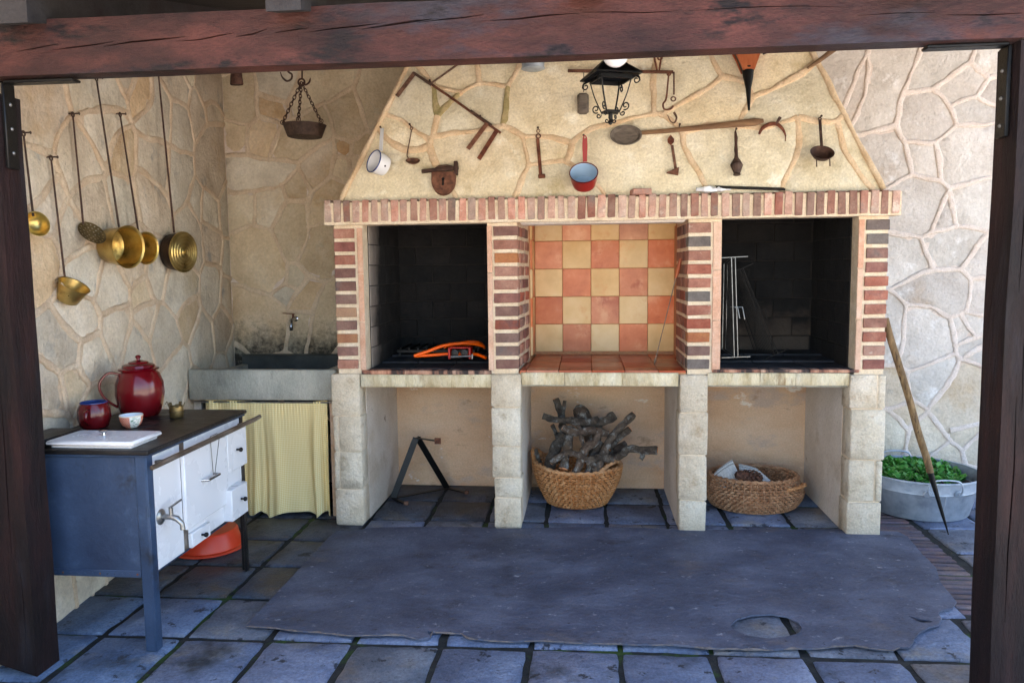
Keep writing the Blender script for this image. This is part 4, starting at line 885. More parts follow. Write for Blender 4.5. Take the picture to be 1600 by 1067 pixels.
t = wall_thing('brass_dipper', 'deep conical brass dipper hanging lowest on the left stone wall', 'dipper', (-2.3959, -1.2269, 1.5279))
long_handle(t, (-2.4327, -1.2618, 2.1181), (-2.4196, -1.2413, 1.5879)); m = MB()
bowl(m, frame((-2.386, -1.2257, 1.5457), ZUP, ZUP*.8+LN*.55+Vector((0, -.1, 0))), [(.044, -.085), (.05, -.08), (.062, -.03), (.069, 0), (.072, .002)], .002); m.build('cup', brass, t)
t = wall_thing('skimmer', 'flat perforated skimmer with dark long handle on the left wall', 'skimmer', (-2.4272, -1.0138, 1.7958))
long_handle(t, (-2.4527, -1.0605, 2.3513), (-2.4321, -1.0653, 1.8398)); m = MB(); r0 = .068
hl_ = []
for q in range(1, 4):
    for a in range(q*6):
        th_ = 2*math.pi*a/(q*6); rr_ = r0*.27*q; hl_.append([(rr_*math.cos(th_)+.0045*math.cos(b_), rr_*math.sin(th_)+.0045*math.sin(b_)) for b_ in [k*math.pi/3 for k in range(6)]])
m.prism([[(r0*math.cos(k*math.pi/16), r0*math.sin(k*math.pi/16)) for k in range(32)]]+hl_, -.002, 0, frame((-2.4272, -1.0138, 1.7958), ZUP, LN*.75+ZUP*.62+Vector((0, -.35, 0))), top=lambda x, y: (x*x+y*y)*1.6, both='uneven'); m.build('disc', brass_dark, t)
t = wall_thing('brass_saucepan', 'large brass saucepan on the long handle reaching up to the beam', 'saucepan', (-2.4197, -0.7862, 1.7228))
long_handle(t, (-2.4704, -0.8327, 2.5728), (-2.4308, -0.7762, 1.8162), .007); m = MB()
bowl(m, frame((-2.3435, -0.8449, 1.7334), ZUP, LN*.9+Vector((0, -.28, -.06))), [(.081, -.125), (.090, -.116), (.101, -.03), (.103, -.006), (.111, 0)], .002); m.build('pan', brass, t)
t = wall_thing('brass_saucepan', 'smaller brass saucepan tucked behind the larger one, left wall', 'saucepan', (-2.4442, -0.5401, 1.7289))
long_handle(t, (-2.4923, -0.6123, 2.438), (-2.4633, -0.5502, 1.8062), .007); m = MB()
bowl(m, frame((-2.4232, -0.5496, 1.7354), ZUP, LN*.88+Vector((0, -.3, -.05))), [(.066, -.09), (.074, -.082), (.083, -.02), (.084, -.005), (.091, 0)], .002); m.build('pan', brass, t)
t = wall_thing('warming_pan', 'round lidded brass warming pan with ringed cover and dark sides', 'warming pan', (-2.5047, -0.1343, 1.7198))
long_handle(t, (-2.5345, -0.1383, 2.7899), (-2.4774, -0.1569, 1.8379), .008, loop=False)
Mw = frame((-2.4517, -0.1116, 1.7234), ZUP, LN*.93+Vector((0, -.26, -.04))); m = MB(); m.lathe([(0, -.095), (.095, -.092), (.108, -.08), (.118, -.01), (.119, 0), (.1, .001)], 40, Mw); m.build('pan', copper_dark, t)
m = MB(); pr = [(.125, .0), (.124, .006), (.116, .008)]
for k in range(5):
    a = .112-.021*k; pr += [(a, .007+.002*k), (a-.006, .012+.002*k), (a-.014, .009+.002*k)]
pr += [(.012, .016), (.010, .026), (0, .028)]
m.lathe(pr, 40, Mw); m.build('lid', brass, t)
# ------------------------------------------------------------------ scale pan and hooks in the corner
YS = .42
t = thing('scale_pan', 'shallow dark iron scale pan hanging on three chains', 'scale', (-1.8611, 0.42, 2.4916))
c0 = vv((-1.8554, 0.42, 2.5247)); m = MB()
bowl(m, Matrix.Translation(c0)@Matrix.Rotation(R(1), 4, 'Y'), [(.105, -.045), (.112, -.042), (.139, .032), (.142, .036)], .004, 36); m.build('pan', darkrust, t)
hub = vv((-1.8653, 0.42, 2.8339))
for a in (200, 275, 340):
    e = c0+Vector((.138*math.cos(R(a)), .138*math.sin(R(a)), .036)); m = MB(); chain(m, hub, e+Vector((0, 0, .008)), .034, .003); ring(m, e+Vector((0, 0, .01)), (0, 1, 0), .014, .003); m.build('chain', darkrust, t)
m = MB(); ring(m, hub, (0, 1, 0), .022, .006); m.tube([hub+Vector((.005, 0, .02)), vv((-1.858, 0.42, 2.9113)), vv((-1.8501, 0.42, 3.1144))], .005, 8); ring(m, vv((-1.8573, 0.42, 2.9276)), (0, 1, 0), .013, .004)
m.tube(bez([hub+Vector((.01, 0, 0)), vv((-1.8399, 0.42, 2.8166)), vv((-1.8133, 0.42, 2.8321)), vv((-1.8036, 0.42, 2.8604))]), [.006]*16+[.004, .003, .002], 7); m.build('hook', darkrust, t)
t = thing('iron_hook', 'single dark iron hook hanging left of the scale chains', 'hook', (-1.9693, 0.42, 2.8457))
m = MB(); P_ = bez([(-2.0061, 0.42, 2.9043), (-1.9944, 0.42, 2.8711), (-1.9649, 0.42, 2.8455), (-1.934, 0.42, 2.8567), (-1.9285, 0.42, 2.8852), (-1.9496, 0.42, 2.9023), (-1.9529, 0.42, 2.927), (-1.9452, 0.42, 3.1181)]); m.tube(P_, [.0025+.004*min(1, i/10) for i in range(len(P_))], 8); m.build('shank', darkrust, t)
t = thing('iron_bell', 'dark tapered iron bell shape hanging just under the beam by the corner', 'cowbell', (-2.2069, 0.2, 2.7786))
m = MB(); m.lathe([(0, 0), (.040, 0), (.043, .004), (.038, .06), (.030, .115), (.012, .125), (0, .126)], 20, Matrix.Translation(vv((-2.2069, 0.2, 2.7786)))@Matrix.Diagonal((1, .6, 1, 1))); m.build('body', darkrust, t)
m = MB(); m.tube([vv((-2.2023, 0.2, 2.8771)), vv((-2.1934, 0.2, 3.0649))], .003, 6); ring(m, vv((-2.2013, 0.2, 2.8967)), (0, 1, 0), .012, .003); m.build('cord', darkrust, t)
# ------------------------------------------------------------------ things hung on the hood
def hood_thing(name, label, cat, base): return thing(name, label, cat, base, 'old tools and kitchenware hung on the hood')
t = hood_thing('iron_pot_crane', 'long rusty iron pot crane with flat prongs slanting across the hood', 'pot crane', (-0.6537, 0.1041, 2.519))
m = MB(); m.tube([(-1.06, 0.1707, 2.8058), (-0.9458, 0.1513, 2.7284), (-0.7924, 0.1238, 2.6183), (-0.6489, 0.0967, 2.5099), (-0.5151, 0.072, 2.411)], .0075, 8); m.build('main_bar', rust, t)
m = MB(); m.tube([(-0.9492, 0.1491, 2.7318), (-0.8825, 0.1584, 2.7774), (-0.7578, 0.1806, 2.866)], .006, 8); m.build('branch', rust, t)
m = MB(); m.bar((-0.6992, 0.0983, 2.5533), (-0.569, 0.0745, 2.4582), .014, .008, HN); m.build('strap', darkrust, t)
m = MB(); m.bar((-1.0578, 0.1608, 2.8033), (-0.9437, 0.1405, 2.722), .016, .008, HN); m.build('strap', darkrust, t)
for a, b_ in (((-1.0507, 0.1651, 2.8041), (-1.1577, 0.1285, 2.6578)), ((-0.5962, 0.0766, 2.4706), (-0.7104, 0.0435, 2.3176)), ((-0.5335, 0.0663, 2.4294), (-0.6432, 0.0274, 2.2533))):
    m = MB(); m.bar(a, b_, .026, .007, HN); m.build('prong', rust, t)
nail(t, (-0.9512, 0.1787, 2.7349), HN, .05); nail(t, (-0.6367, 0.1207, 2.5027), HN, .05)
t = hood_thing('enamel_saucepan', 'small white enamel saucepan with dark blue rim on the hood', 'saucepan', (-1.2467, -0.0028, 2.215))
ax = HN*.72+XR*-.62+ZUP*.12; Mw = frame((-1.2621, -0.0569, 2.246), ZUP, ax); m = MB()
bowl(m, Mw, [(.05, -.085), (.06, -.08), (.066, -.05), (.068, -.004), (.069, 0)], .002, 32); m.build('pan', enamel_w, t)
m = MB(); ring(m, Mw @ Vector((0, 0, 0)), ax, .069, .0035, 36, 6); m.build('rim', enamel_cob, t)
m = MB(); m.bar((-1.2288, -0.0148, 2.3112), (-1.2421, 0.079, 2.4595), .022, .006, HN); m.build('handle', enamel_w, t); nail(t, (-1.2504, 0.1093, 2.4574), HN, .04)
m = MB(); m.lathe([(.006, 0), (.005, .002), (0, .002)], 10, frame((-1.205, -0.0098, 2.2282)+0*vv((-1.205, -0.0098, 2.2282)) if False else Mw @ Vector((-.02, -.0635, -.045)), (0, 0, 1), Mw.to_3x3() @ Vector((-.3, -1, 0)))); m.build('chip', blackiron, t)
t = hood_thing('iron_spoon', 'tiny brown iron spoon beside the white saucepan', 'spoon', (-1.0549, 0.0378, 2.2536))
m = MB(); m.tube(bez([(-1.0613, 0.0864, 2.448), (-1.0722, 0.0749, 2.3815), (-1.0838, 0.0478, 2.2938), (-1.0728, 0.0322, 2.2723)]), .0035, 7); ring(m, (-1.0616, 0.0884, 2.456), HN, .008, .003); m.build('handle', rust, t)
m = MB(); bowl(m, frame((-1.0411, 0.012, 2.2536), XR*.95+ZUP*-.25, ZUP*.6+HN*.7)@Matrix.Diagonal((1.35, .85, 1, 1)), [(.012, -.022), (.026, -.012), (.034, 0)], .002, 20); m.build('bowl', rust, t); nail(t, (-1.0666, 0.111, 2.4639), HN)
t = hood_thing('iron_padlock', 'big rusty shield shaped padlock with sliding bolt on the hood', 'padlock', (-0.8453, -0.0151, 2.0419))
Mh = frame((-0.853, 0.0147, 2.1283), XR, HN); m = MB()
sh = [(-.072, .045), (.072, .045)]+[(.072*math.cos(R(a))*(1 if a > -90 else 1), -.005+.088*math.sin(R(a))) for a in range(0, -181, -15)]
m.prism([sh], 0, .035, Mh); m.build('body', rust, t)
m = MB(); m.prism([[(-.006, -.04), (.006, -.04), (.004, -.012), (.010, 0), (0, .010), (-.010, 0), (-.004, -.012)]], .035, .0385, Mh); m.build('keyhole', blackiron, t)
m = MB(); m.bar(Mh @ Vector((-.135, .055, .022)), Mh @ Vector((.09, .072, .022)), .022, .02, HN); m.cbox(.062, .085, .03, .11, .0, .04, .003, Mh); m.tube([Mh @ Vector((-.05, .07, .02)), Mh @ Vector((-.03, .085, .02)), Mh @ Vector((.02, .088, .02)), Mh @ Vector((.05, .08, .02))], .007, 8); m.build('bolt', darkrust, t)
t = hood_thing('hinge_strap', 'narrow rusty iron hinge strap left of the red saucepan', 'hinge', (-0.2717, 0.0183, 2.1344))
m = MB(); m.bar((-0.2924, 0.0755, 2.3716), (-0.2717, 0.0191, 2.1457), .020, .006, HN); m.bar((-0.2866, 0.0139, 2.1417), (-0.2448, 0.0147, 2.1446), .022, .02, HN); m.build('strap', rust, t)
m = MB(); ring(m, (-0.2886, 0.0773, 2.3868), HN, .013, .004); ring(m, (-0.2889, 0.0873, 2.4185), HN, .010, .0025); m.build('eye', rust, t); nail(t, (-0.2898, 0.1022, 2.4286), HN, .03)
t = hood_thing('enamel_saucepan', 'red enamel saucepan with pale blue inside on the hood', 'saucepan', (-0.0143, -0.0323, 2.097))
ax = HN*.78+ZUP*.42+XR*-.02; Mw = frame((-0.0176, -0.0977, 2.1444), XR, ax); m = MB()
bowl(m, Mw, [(.056, -.095), (.066, -.09), (.076, -.05), (.079, -.004), (.082, 0)], .002, 36, 0, 1); m.build('pan', [enamel_r2, enamel_b], t)
m = MB(); ring(m, Mw.translation, ax, .081, .003, 40, 6); m.build('rim', enamel_r, t)
m = MB(); hp = [(-.012, 0), (.012, 0), (.015, .09), (.013, .135), (.006, .148), (-.006, .148), (-.013, .135), (-.015, .09)]
m.prism([hp, [(.005*math.cos(k), .136+.005*math.sin(k)) for k in range(6)]], 0, .006, frame((-0.0103, -0.0445, 2.2129), XR, HN*.9+ZUP*-.35)); m.build('handle', enamel_r2, t); nail(t, (-0.0178, 0.0864, 2.3658), HN, .05)
t = hood_thing('steelyard_scale', 'rusty iron steelyard bar with hooks and hanging weight behind lantern', 'steelyard', (0.2408, 0.1329, 2.7578))
m = MB(); m.bar((-0.1121, 0.1263, 2.7725), (0.5091, 0.1184, 2.741), .018, .012, HN); m.build('beam', rust, t)
m = MB(); m.tube([(0.3851, 0.162, 2.9152), (0.4159, 0.1181, 2.7479)], .006, 8); m.tube([(0.4525, 0.1612, 2.9124), (0.4271, 0.118, 2.7475)], .005, 8); ring(m, (0.4319, 0.1352, 2.8289), HN, .012, .005); m.build('hanger', rust, t)
for (a, b_) in (((1045, 116), (1042, 147)), ((1053, 114), (1053, 148))): pass
m = MB(); m.tube([(0.4819, 0.1067, 2.7355), (0.4695, 0.0857, 2.6101)], .005, 8); P_ = bez([(0.4695, 0.0857, 2.6101), (0.4614, 0.0761, 2.5717), (0.4462, 0.0704, 2.549), (0.4531, 0.0626, 2.5179), (0.4863, 0.0624, 2.5169), (0.5051, 0.067, 2.5355)]); m.tube(P_, [.0055]*len(P_), 8); ring(m, (0.4817, 0.1048, 2.7277), HN, .010, .004); m.build('hook', rust, t)
m = MB(); m.tube([(0.5116, 0.1074, 2.7382), (0.5101, 0.0844, 2.6049)], .005, 8); ring(m, (0.5059, 0.0776, 2.5779), HN, .013, .0045); ring(m, (0.5126, 0.0689, 2.543), XR, .016, .005, ry=.03); P_ = bez([(0.508, 0.0574, 2.4969), (0.5221, 0.0496, 2.4658), (0.5105, 0.042, 2.4355), (0.4886, 0.0441, 2.4438), (0.4709, 0.0538, 2.4827)]); m.tube(P_, [.007-.005*i/len(P_) for i in range(len(P_))], 8); m.build('hook', rust, t)
m = MB(); m.tube([(-0.0168, 0.1234, 2.7609), (-0.0171, 0.1038, 2.6413)], .003, 6); Mh = frame((-0.0211, 0.1025, 2.5742), XR, HN); m.cbox(-.034, .034, -.062, .058, -.03, .03, .014, Mh); m.build('weight', greywood, t)
t = hood_thing('fire_bellows', 'tan wooden bellows with black iron nozzle pointing down', 'bellows', (0.9301, 0.0865, 2.4896))
Mb = frame((0.9379, 0.1444, 2.7212), XR, HN)
def bel(k): return [(-.034*k, 0), (.034*k, 0), (.062*k, .08), (.098*k, .16), (.118*k, .25), (.112*k, .34), (.07*k, .41), (.02*k, .43), (.02*k, .5), (-.02*k, .5), (-.02*k, .43), (-.07*k, .41), (-.112*k, .34), (-.118*k, .25), (-.098*k, .16), (-.062*k, .08)]
m = MB(); m.prism([bel(1)], .05, .064, Mb); m.build('front_board', leather, t)
m = MB(); m.prism([bel(1)], .0, .014, Mb); m.build('back_board', leather, t)
m = MB(); m.prism([bel(.93)[:7]+bel(.93)[-6:]], .014, .05, Mb); m.build('leather_side', darkrust, t)
m = MB(); m.tube([Mb @ Vector((0, .02, .03)), Mb @ Vector((0, -.03, .03)), Mb @ Vector((0, -.10, .025)), Mb @ Vector((0, -.235, .02))], [.036, .030, .016, .006], 14); m.build('nozzle', blackiron, t)
m = MB(); m.tube([Mb @ Vector((.085, .10, .04)), Mb @ Vector((.105, .105, .045))], .006, 7); m.build('catch', blackiron, t)
t = hood_thing('wooden_paddle', 'long wooden stirring paddle with grey oval blade across the hood', 'paddle', (0.6476, 0.0765, 2.4084))
m = MB(); bowl(m, frame((0.2296, 0.0421, 2.3739), XR, HN*1+ZUP*.1)@Matrix.Diagonal((1.42, 1.0, 1, 1)), [(.03, -.03), (.055, -.022), (.064, -.006), (.066, 0)], .006, 32); m.build('blade', greywood, t)
m = MB(); P_ = [(0.3089, 0.0605, 2.3858), (0.4613, 0.0623, 2.3928), (0.6829, 0.0664, 2.4092), (0.8661, 0.0698, 2.4228), (0.9754, 0.0718, 2.4309), (1.0227, 0.0733, 2.437)]; m.tube(P_, [.013, .014, .016, .021, .024, .012], 10, flat=.45, up=HN); m.build('shaft', oldwood, t)
m = MB(); ring(m, (0.5391, 0.0636, 2.3982), XR, .022, .0025); ring(m, (0.3908, 0.0609, 2.3872), XR, .018, .002); m.build('wire', steel, t); nail(t, (0.5431, 0.0998, 2.4192), HN, .04)
t = hood_thing('iron_crescent', 'small curved rusty iron crescent right of the paddle handle', 'sickle', (1.0855, 0.077, 2.4104))
m = MB(); P_ = bez([(0.9968, 0.0643, 2.3597), (1.015, 0.0674, 2.3925), (1.0519, 0.0728, 2.4142), (1.0954, 0.0734, 2.4167), (1.1268, 0.0665, 2.3891), (1.1445, 0.0623, 2.3516), (1.143, 0.0528, 2.3138)]); m.tube(P_, [.003+.009*math.sin(math.pi*min(1, .12+i/len(P_))) for i in range(len(P_))], 8, flat=.45, up=HN); m.build('blade', rust, t)
m = MB(); m.tube([(1.0916, 0.0725, 2.413), (1.1185, 0.0828, 2.4541)], [.006, .010], 8); m.build('tang', darkrust, t); nail(t, (1.1132, 0.1041, 2.4364), HN, .03)
t = hood_thing('iron_hoe', 'small rusty hoe shaped iron with spade top and angled foot', 'hoe', (0.5131, 0.0106, 2.145))
m = MB(); m.prism([[(-.018, -.012), (0, -.03), (.018, -.012), (.019, .008), (0, .034), (-.019, .008)]], 0, .006, frame((0.4915, 0.0638, 2.337), XR, HN)); m.build('spade', rust, t)
m = MB(); m.bar((0.4981, 0.0538, 2.3095), (0.5173, 0.0165, 2.1603), .016, .007, HN); m.build('shank', rust, t)
m = MB(); m.prism([[(-.055, -.012), (.012, -.026), (.017, .018), (-.01, .01)]], 0, .02, frame((0.5178, 0.021, 2.1535), XR, HN)); m.build('foot', rust, t); nail(t, (0.4933, 0.0808, 2.3434), HN, .02)
t = hood_thing('plumb_weight', 'grey iron double cone weight on twisted rod, hood right', 'weight', (0.862, 0.0038, 2.1178))
m = MB(); P_ = [(0.863, 0.0691, 2.3789), (0.8651, 0.0584, 2.3442), (0.864, 0.0489, 2.3062), (0.8628, 0.0394, 2.2683), (0.8645, 0.0258, 2.2262)]; m.tube(P_, [.006, .010, .008, .011, .008], 8); m.build('rod', darkrust, t)
m = MB(); m.lathe([(0, -.062), (.022, -.06), (.018, -.05), (.020, -.046), (.037, 0), (.034, .006), (.012, .045), (.010, .06), (0, .062)], 8, frame((0.8605, 0.0007, 2.1793), XR, HV)); m.build('cone', darkrust, t); nail(t, (0.8671, 0.0916, 2.3863), HN, .03)
t = hood_thing('iron_pan', 'little dark iron pan with two short legs, right end of hood', 'pan', (1.3405, 0.0062, 2.1683))
m = MB(); m.bar((1.342, 0.0835, 2.4367), (1.3352, 0.0081, 2.2585), .016, .007, HN); ring(m, (1.3422, 0.0845, 2.4404), HN, .008, .003); m.build('handle', darkrust, t)
m = MB(); bowl(m, frame((1.3239, -0.0446, 2.2331), XR, ZUP*.62+HN*.75), [(.02, -.04), (.045, -.03), (.062, -.008), (.066, 0)], .003, 28); m.build('bowl', darkrust, t)
for (a, b_) in (((1.3015, -0.0154, 2.2058), (1.3021, -0.0177, 2.1554)), ((1.3719, -0.0149, 2.2077), (1.3761, -0.0172, 2.1573))):
    m = MB(); m.tube([a, b_], .0035, 6); m.build('leg', darkrust, t)
nail(t, (1.3485, 0.107, 2.4481), HN, .03)
t = hood_thing('zinc_pail', 'small grey zinc pail, only its bottom below the beam', 'pail', (-0.3147, 0.06, 2.7597))
c0 = vv((-0.3153, 0.07, 2.7732)); m = MB(); bowl(m, Matrix.Translation(c0), [(.060, 0), (.066, .004), (.072, .16), (.075, .163)], .002, 32); ring(m, c0+Vector((0, 0, .006)), (0, 0, 1), .0665, .004, 32); m.build('bucket', zinc, t)
m = MB(); ring(m, c0+Vector((0, 0, .16)), (0, 1, 0), .072, .003, 20, 6, a0=0, a1=180, ry=.09); m.build('bail', steel, t)
t = hood_thing('wooden_stick', 'pale wooden stick end poking out top right of the hood', 'stick', (1.3477, 0.1709, 2.786))
m = MB(); m.tube([(1.2878, 0.1608, 2.7456), (1.3497, 0.1654, 2.7845), (1.4268, 0.1746, 2.8421), (1.5387, 0.1929, 2.9153)], [.007, .013, .016, .014], 10, flat=.6, up=HN); m.build('shaft', oldwood, t); nail(t, (1.4063, 0.2011, 2.8245), HN, .03)
# on the lintel
m = MB(); m.cbox(-.055, .055, -.05, .05, 0, .034, .005, Matrix.Translation((0.3117, -0.03, 2.0166))@Matrix.Rotation(R(7), 4, 'Z'))
o = m.build('loose_brick', lintel_m, None, vv((0.3117, -0.03, 2.0166))); tag(o, 'loose flat piece of pink brick lying on the lintel', 'brick')
t = thing('foil_bundle', 'crumpled pale foil with two sooty iron rods lying on the lintel', 'foil', (0.7181, -0.02, 2.0274))
m = MB(); zb_ = 2.026; x0, x1 = (0.6308, -0.02, 2.0365)[0], (0.8264, -0.02, 2.0324)[0]; rows = []
V, F = [], []
for i in range(15):
    for j in range(9):
        u = i/14; a = 2*math.pi*j/8; x = x0+(x1-x0)*u; rr_ = .017*(.55+.5*math.sin(math.pi*min(1, u+.12)))*(1+.5*n1((i*.7, j*1.3, 2), 1.3)); V.append((x+.006*n1((i, j, 1), .9), -.018+rr_*1.5*math.cos(a), zb_+.016+rr_*math.sin(a)))
for i in range(14):
    for j in range(8): F.append((i*9+j, i*9+j+1, (i+1)*9+j+1, (i+1)*9+j))
m.add(V, F); m.build('foil', enamel_w, t, smooth=20)
for dz, y_ in ((.013, -.03), (.020, .0)):
    m = MB(); m.tube([((0.7397, -0.02, 2.0379)[0], y_, zb_+dz+.012), ((1.1274, -0.02, 2.0296)[0], y_, zb_+dz-.008)], .007, 8); m.build('rod', wire_dark, t)
# ------------------------------------------------------------------ lantern and globe bulb
LY = -.9; lx = (0.1115, -0.9, 2.4852)[0]; zc = (0.1116, -0.9, 2.4765)[2]; zb_ = (0.1116, -0.9, 2.3248)[2]; zf = (0.1116, -0.9, 2.2633)[2]
t = thing('wrought_iron_lantern', 'black wrought iron lantern frame with scrolls hanging before the hood', 'lantern', (lx, LY, zf))
RZ = Matrix.Translation((lx, LY, 0))@Matrix.Rotation(R(20), 4, 'Z')
def sq(h, z): return [tuple(RZ @ Vector((sx*h, sy*h, z))) for sx, sy in ((-1, -1), (1, -1), (1, 1), (-1, 1))]
m = MB(); L0 = [sq(.112, zc+.004), sq(.112, zc+.010), sq(.07, zc+.048), sq(.03, zc+.085), sq(.012, zc+.095)]; V = [p for r_ in L0 for p in r_]; F = []
for a in range(4):
    for k in range(4): F.append((a*4+k, a*4+(k+1) % 4, (a+1)*4+(k+1) % 4, (a+1)*4+k))
F.append((16, 17, 18, 19)); V += sq(.106, zc+.004)+sq(.064, zc+.042)+sq(.02, zc+.07); F += [(0, 20, 21, 1), (1, 21, 22, 2), (2, 22, 23, 3), (3, 23, 20, 0)] and []
for k in range(4):
    l = (k+1) % 4; F += [(k, 20+k, 20+l, l)[::-1], (20+k, 24+k, 24+l, 20+l)[::-1], (24+k, 28+k, 28+l, 24+l)[::-1]]
F.append((28, 29, 30, 31)); m.add(V, F); cap = m.build('cap', blackiron, t, smooth=25)
m = MB(); zz = zc-.004
for k in range(4): a, b_ = vv(sq(.075, zz)[k]), vv(sq(.075, zz)[(k+1) % 4]); m.bar(a, b_, .006, .02, (0, 0, 1))
m.build('collar', blackiron, t)
m = MB(); m.prism([[(p[0], p[1]) for p in sq(.034, 0)]], zb_-.006, zb_+.004); m.build('base_plate', blackiron, t)
def spiral(c, ux, uz, r0, turns, a0, sgn=1):
    c, ux, uz = vv(c), vv(ux), vv(uz); return [c+ux*(r*math.cos(a))+uz*(r*math.sin(a)) for r, a in [(r0*(1-.75*k/18), a0+sgn*turns*2*math.pi*k/18) for k in range(19)]]
for k in range(4):
    a, b_ = vv(sq(.075, zc)[k]), vv(sq(.033, zb_)[k]); out = Vector((a.x-lx, a.y-LY, 0)).normalized(); m = MB(); mid = a*.5+b_*.5+out*.006
    m.tube(bez([a, mid, b_]), .0042, 6, flat=.7, up=out); st_ = m.build('strap', blackiron, t)
    m = MB(); m.tube(spiral(a+out*.022+Vector((0, 0, -.022)), out, (0, 0, 1), .020, 1.2, math.pi*.6, -1), .0032, 6); m.tube(bez([a+Vector((0, 0, .0)), a+out*.03+Vector((0, 0, -.01)), a+out*.04+Vector((0, 0, -.028))], 4), .0032, 6); m.build('scroll', blackiron, st_)
    m = MB(); m.tube(spiral(b_+out*.028+Vector((0, 0, .02)), out, (0, 0, 1), .020, 1.2, math.pi*1.35, 1), .0032, 6); m.tube(spiral(b_+out*.014+Vector((0, 0, -.012)), out, (0, 0, 1), .013, 1.1, math.pi*.9, 1), .003, 6); m.build('scroll', blackiron, st_)
m = MB(); m.lathe([(0, zf), (.007, zf+.004), (.010, zf+.014), (.006, zf+.024), (.011, zf+.034), (.009, zb_-.004), (.016, zb_)], 12, Matrix.Translation((lx, LY, 0)))
for a in range(4):
    d = Vector((math.cos(R(20+90*a)), math.sin(R(20+90*a)), 0)); m.tube(spiral(Vector((lx, LY, zf+.02))+d*.018, d, (0, 0, 1), .011, 1.0, math.pi, 1), .003, 6)
m.build('finial', blackiron, t)
m = MB(); m.tube([(lx, LY, zc+.09), (lx, LY, 2.80)], .004, 6); ring(m, (lx, LY, zc+.105), (0, 1, 0), .012, .004); m.build('chain', blackiron, t)
gx, gz = (0.1151, -1.45, 2.442)[0], (0.1151, -1.45, 2.442)[2]
t = thing('globe_bulb', 'round white globe light bulb just under the beam', 'light bulb', (gx, -1.45, gz-.053))
m = MB(); m.lathe([(.053*math.sin(R(a)), -.053*math.cos(R(a))) for a in range(0, 160, 10)]+[(.018, .055)], 32, Matrix.Translation((gx, -1.45, gz))); m.v[0] = m.v[0]; m.build('globe', soap_m, t)
m = MB(); m.lathe([(.019, .05), (.021, .055), (.021, .11), (.012, .12), (0, .121)], 20, Matrix.Translation((gx, -1.45, gz))); m.tube([(gx, -1.45, gz+.118), (gx, -1.45, 2.63)], .004, 6); m.build('socket', blackiron, t)
# ------------------------------------------------------------------ enamel stove against the left wall
FX = -1.825
ST = thing('enamel_stove', 'blue and white enamel wood stove with towel rail and tap', 'stove', (-2.12, -1.2, 0))
def q2(p): return (p[1], p[2])
m = MB(); m.box(-2.425, FX-.012, -1.636, -.762, .322, .842); m.build('body', bluepaint, ST, smooth=0)
m = MB(); m.cbox(-2.42, -1.872, -1.646, -1.638, .325, .838, .002); m.build('end_panel', bluepaint, ST)
m = MB(); m.cbox(-2.42, -1.872, -1.6495, -1.640, .322, .352, .002); m.build('bottom_strip', bluepaint, ST)
m = MB(); m.cbox(-2.44, -1.808, -1.662, -.748, .842, .852, .002); m.build('top_rim', bluepaint, ST)
m = MB(); m.cbox(-2.445, -1.800, -1.67, -.740, .852, .872, .004); top_ = m.build('cooktop', stove_top, ST)
for (xx, yy) in ((-2.15, -1.15), (-2.15, -.93)):
    m = MB(); m.lathe([(.085, .0), (.085, .0025), (.081, .0035), (.078, .0025), (.05, .003), (.048, .004), (0, .004)], 36, Matrix.Translation((xx, yy, .872))); m.build('hob_ring', stove_top, top_)
for (xx, yy, z1) in ((FX-.022, -1.628, .842), (FX-.022, -.775, .842), (-2.40, -1.628, .842), (-2.40, -.775, .842)):
    m = MB(); s_ = 1 if xx > -2 else -1; e_ = -1 if yy < -1.2 else 1; lw_ = .022 if yy < -1.2 else .015
    m.cbox(xx+s_*.022-s_*lw_-lw_, xx+s_*.022-s_*lw_+lw_, yy+e_*.018-.006, yy+e_*.018+.006, 0, z1, .002); m.cbox(xx+s_*.022-.006, xx+s_*.022+.006, yy+e_*.022-e_*lw_-lw_, yy+e_*.022-e_*lw_+lw_, 0.0, z1, .002); m.build('leg', bluepaint if yy < -1.2 else stove_top, ST)
def fpanel(name, pts, x0, x1, mt, c=.004, parent=ST):
    L_ = [q2(p) for p in pts]; ys_ = sorted(p[0] for p in L_); zs_ = sorted(p[1] for p in L_)
    y0, y1, z0, z1 = (ys_[0]+ys_[1])/2, (ys_[2]+ys_[3])/2, (zs_[0]+zs_[1])/2, (zs_[2]+zs_[3])/2
    m = MB(); m.cbox(x0, x1, y0, y1, z0, z1, c); return m.build(name, mt, parent), (y0, y1, z0, z1)
m = MB(); m.box(FX-.013, FX-.004, -1.61, -.77, .335, .838); m.build('front_plate', stove_top, ST, smooth=0)
m = MB(); m.cbox(FX-.004, FX+.002, -1.605, -1.385, .338, .834, .002); m.build('tank_panel', enamel_wp, ST)
m = MB(); m.cbox(FX-.004, FX-.001, -1.382, -1.343, .338, .835, .001); m.build('rust_strip', rail_m, ST)
m = MB(); m.cbox(FX-.004, FX+.001, -1.340, -.785, .790, .836, .002); m.build('top_strip', enamel_wp, ST)
door, (dy0, dy1, dz0, dz1) = fpanel('oven_door', ((-1.815, -1.3864, 0.7902), (-1.815, -0.9588, 0.7843), (-1.815, -1.3793, 0.4391), (-1.815, -0.9835, 0.4348)), FX-.002, FX+.02, enamel_wp, .005)
m = MB(); ym = (dy0+dy1)/2; zh = dz1-.16
m.tube([(FX+.018, ym-.06, zh), (FX+.052, ym-.055, zh), (FX+.052, ym+.055, zh), (FX+.018, ym+.06, zh)], .006, 8); m.build('handle', chrome, door)
m = MB(); m.tube([(FX+.03, ym+.035, zh), (FX+.026, ym+.03, dz1+.03), (FX+.06, ym+.03, dz1+.045), (FX+.065, ym+.045, dz1+.03), (FX+.03, ym+.05, zh)], .002, 6); m.build('wire_loop', steel, door)
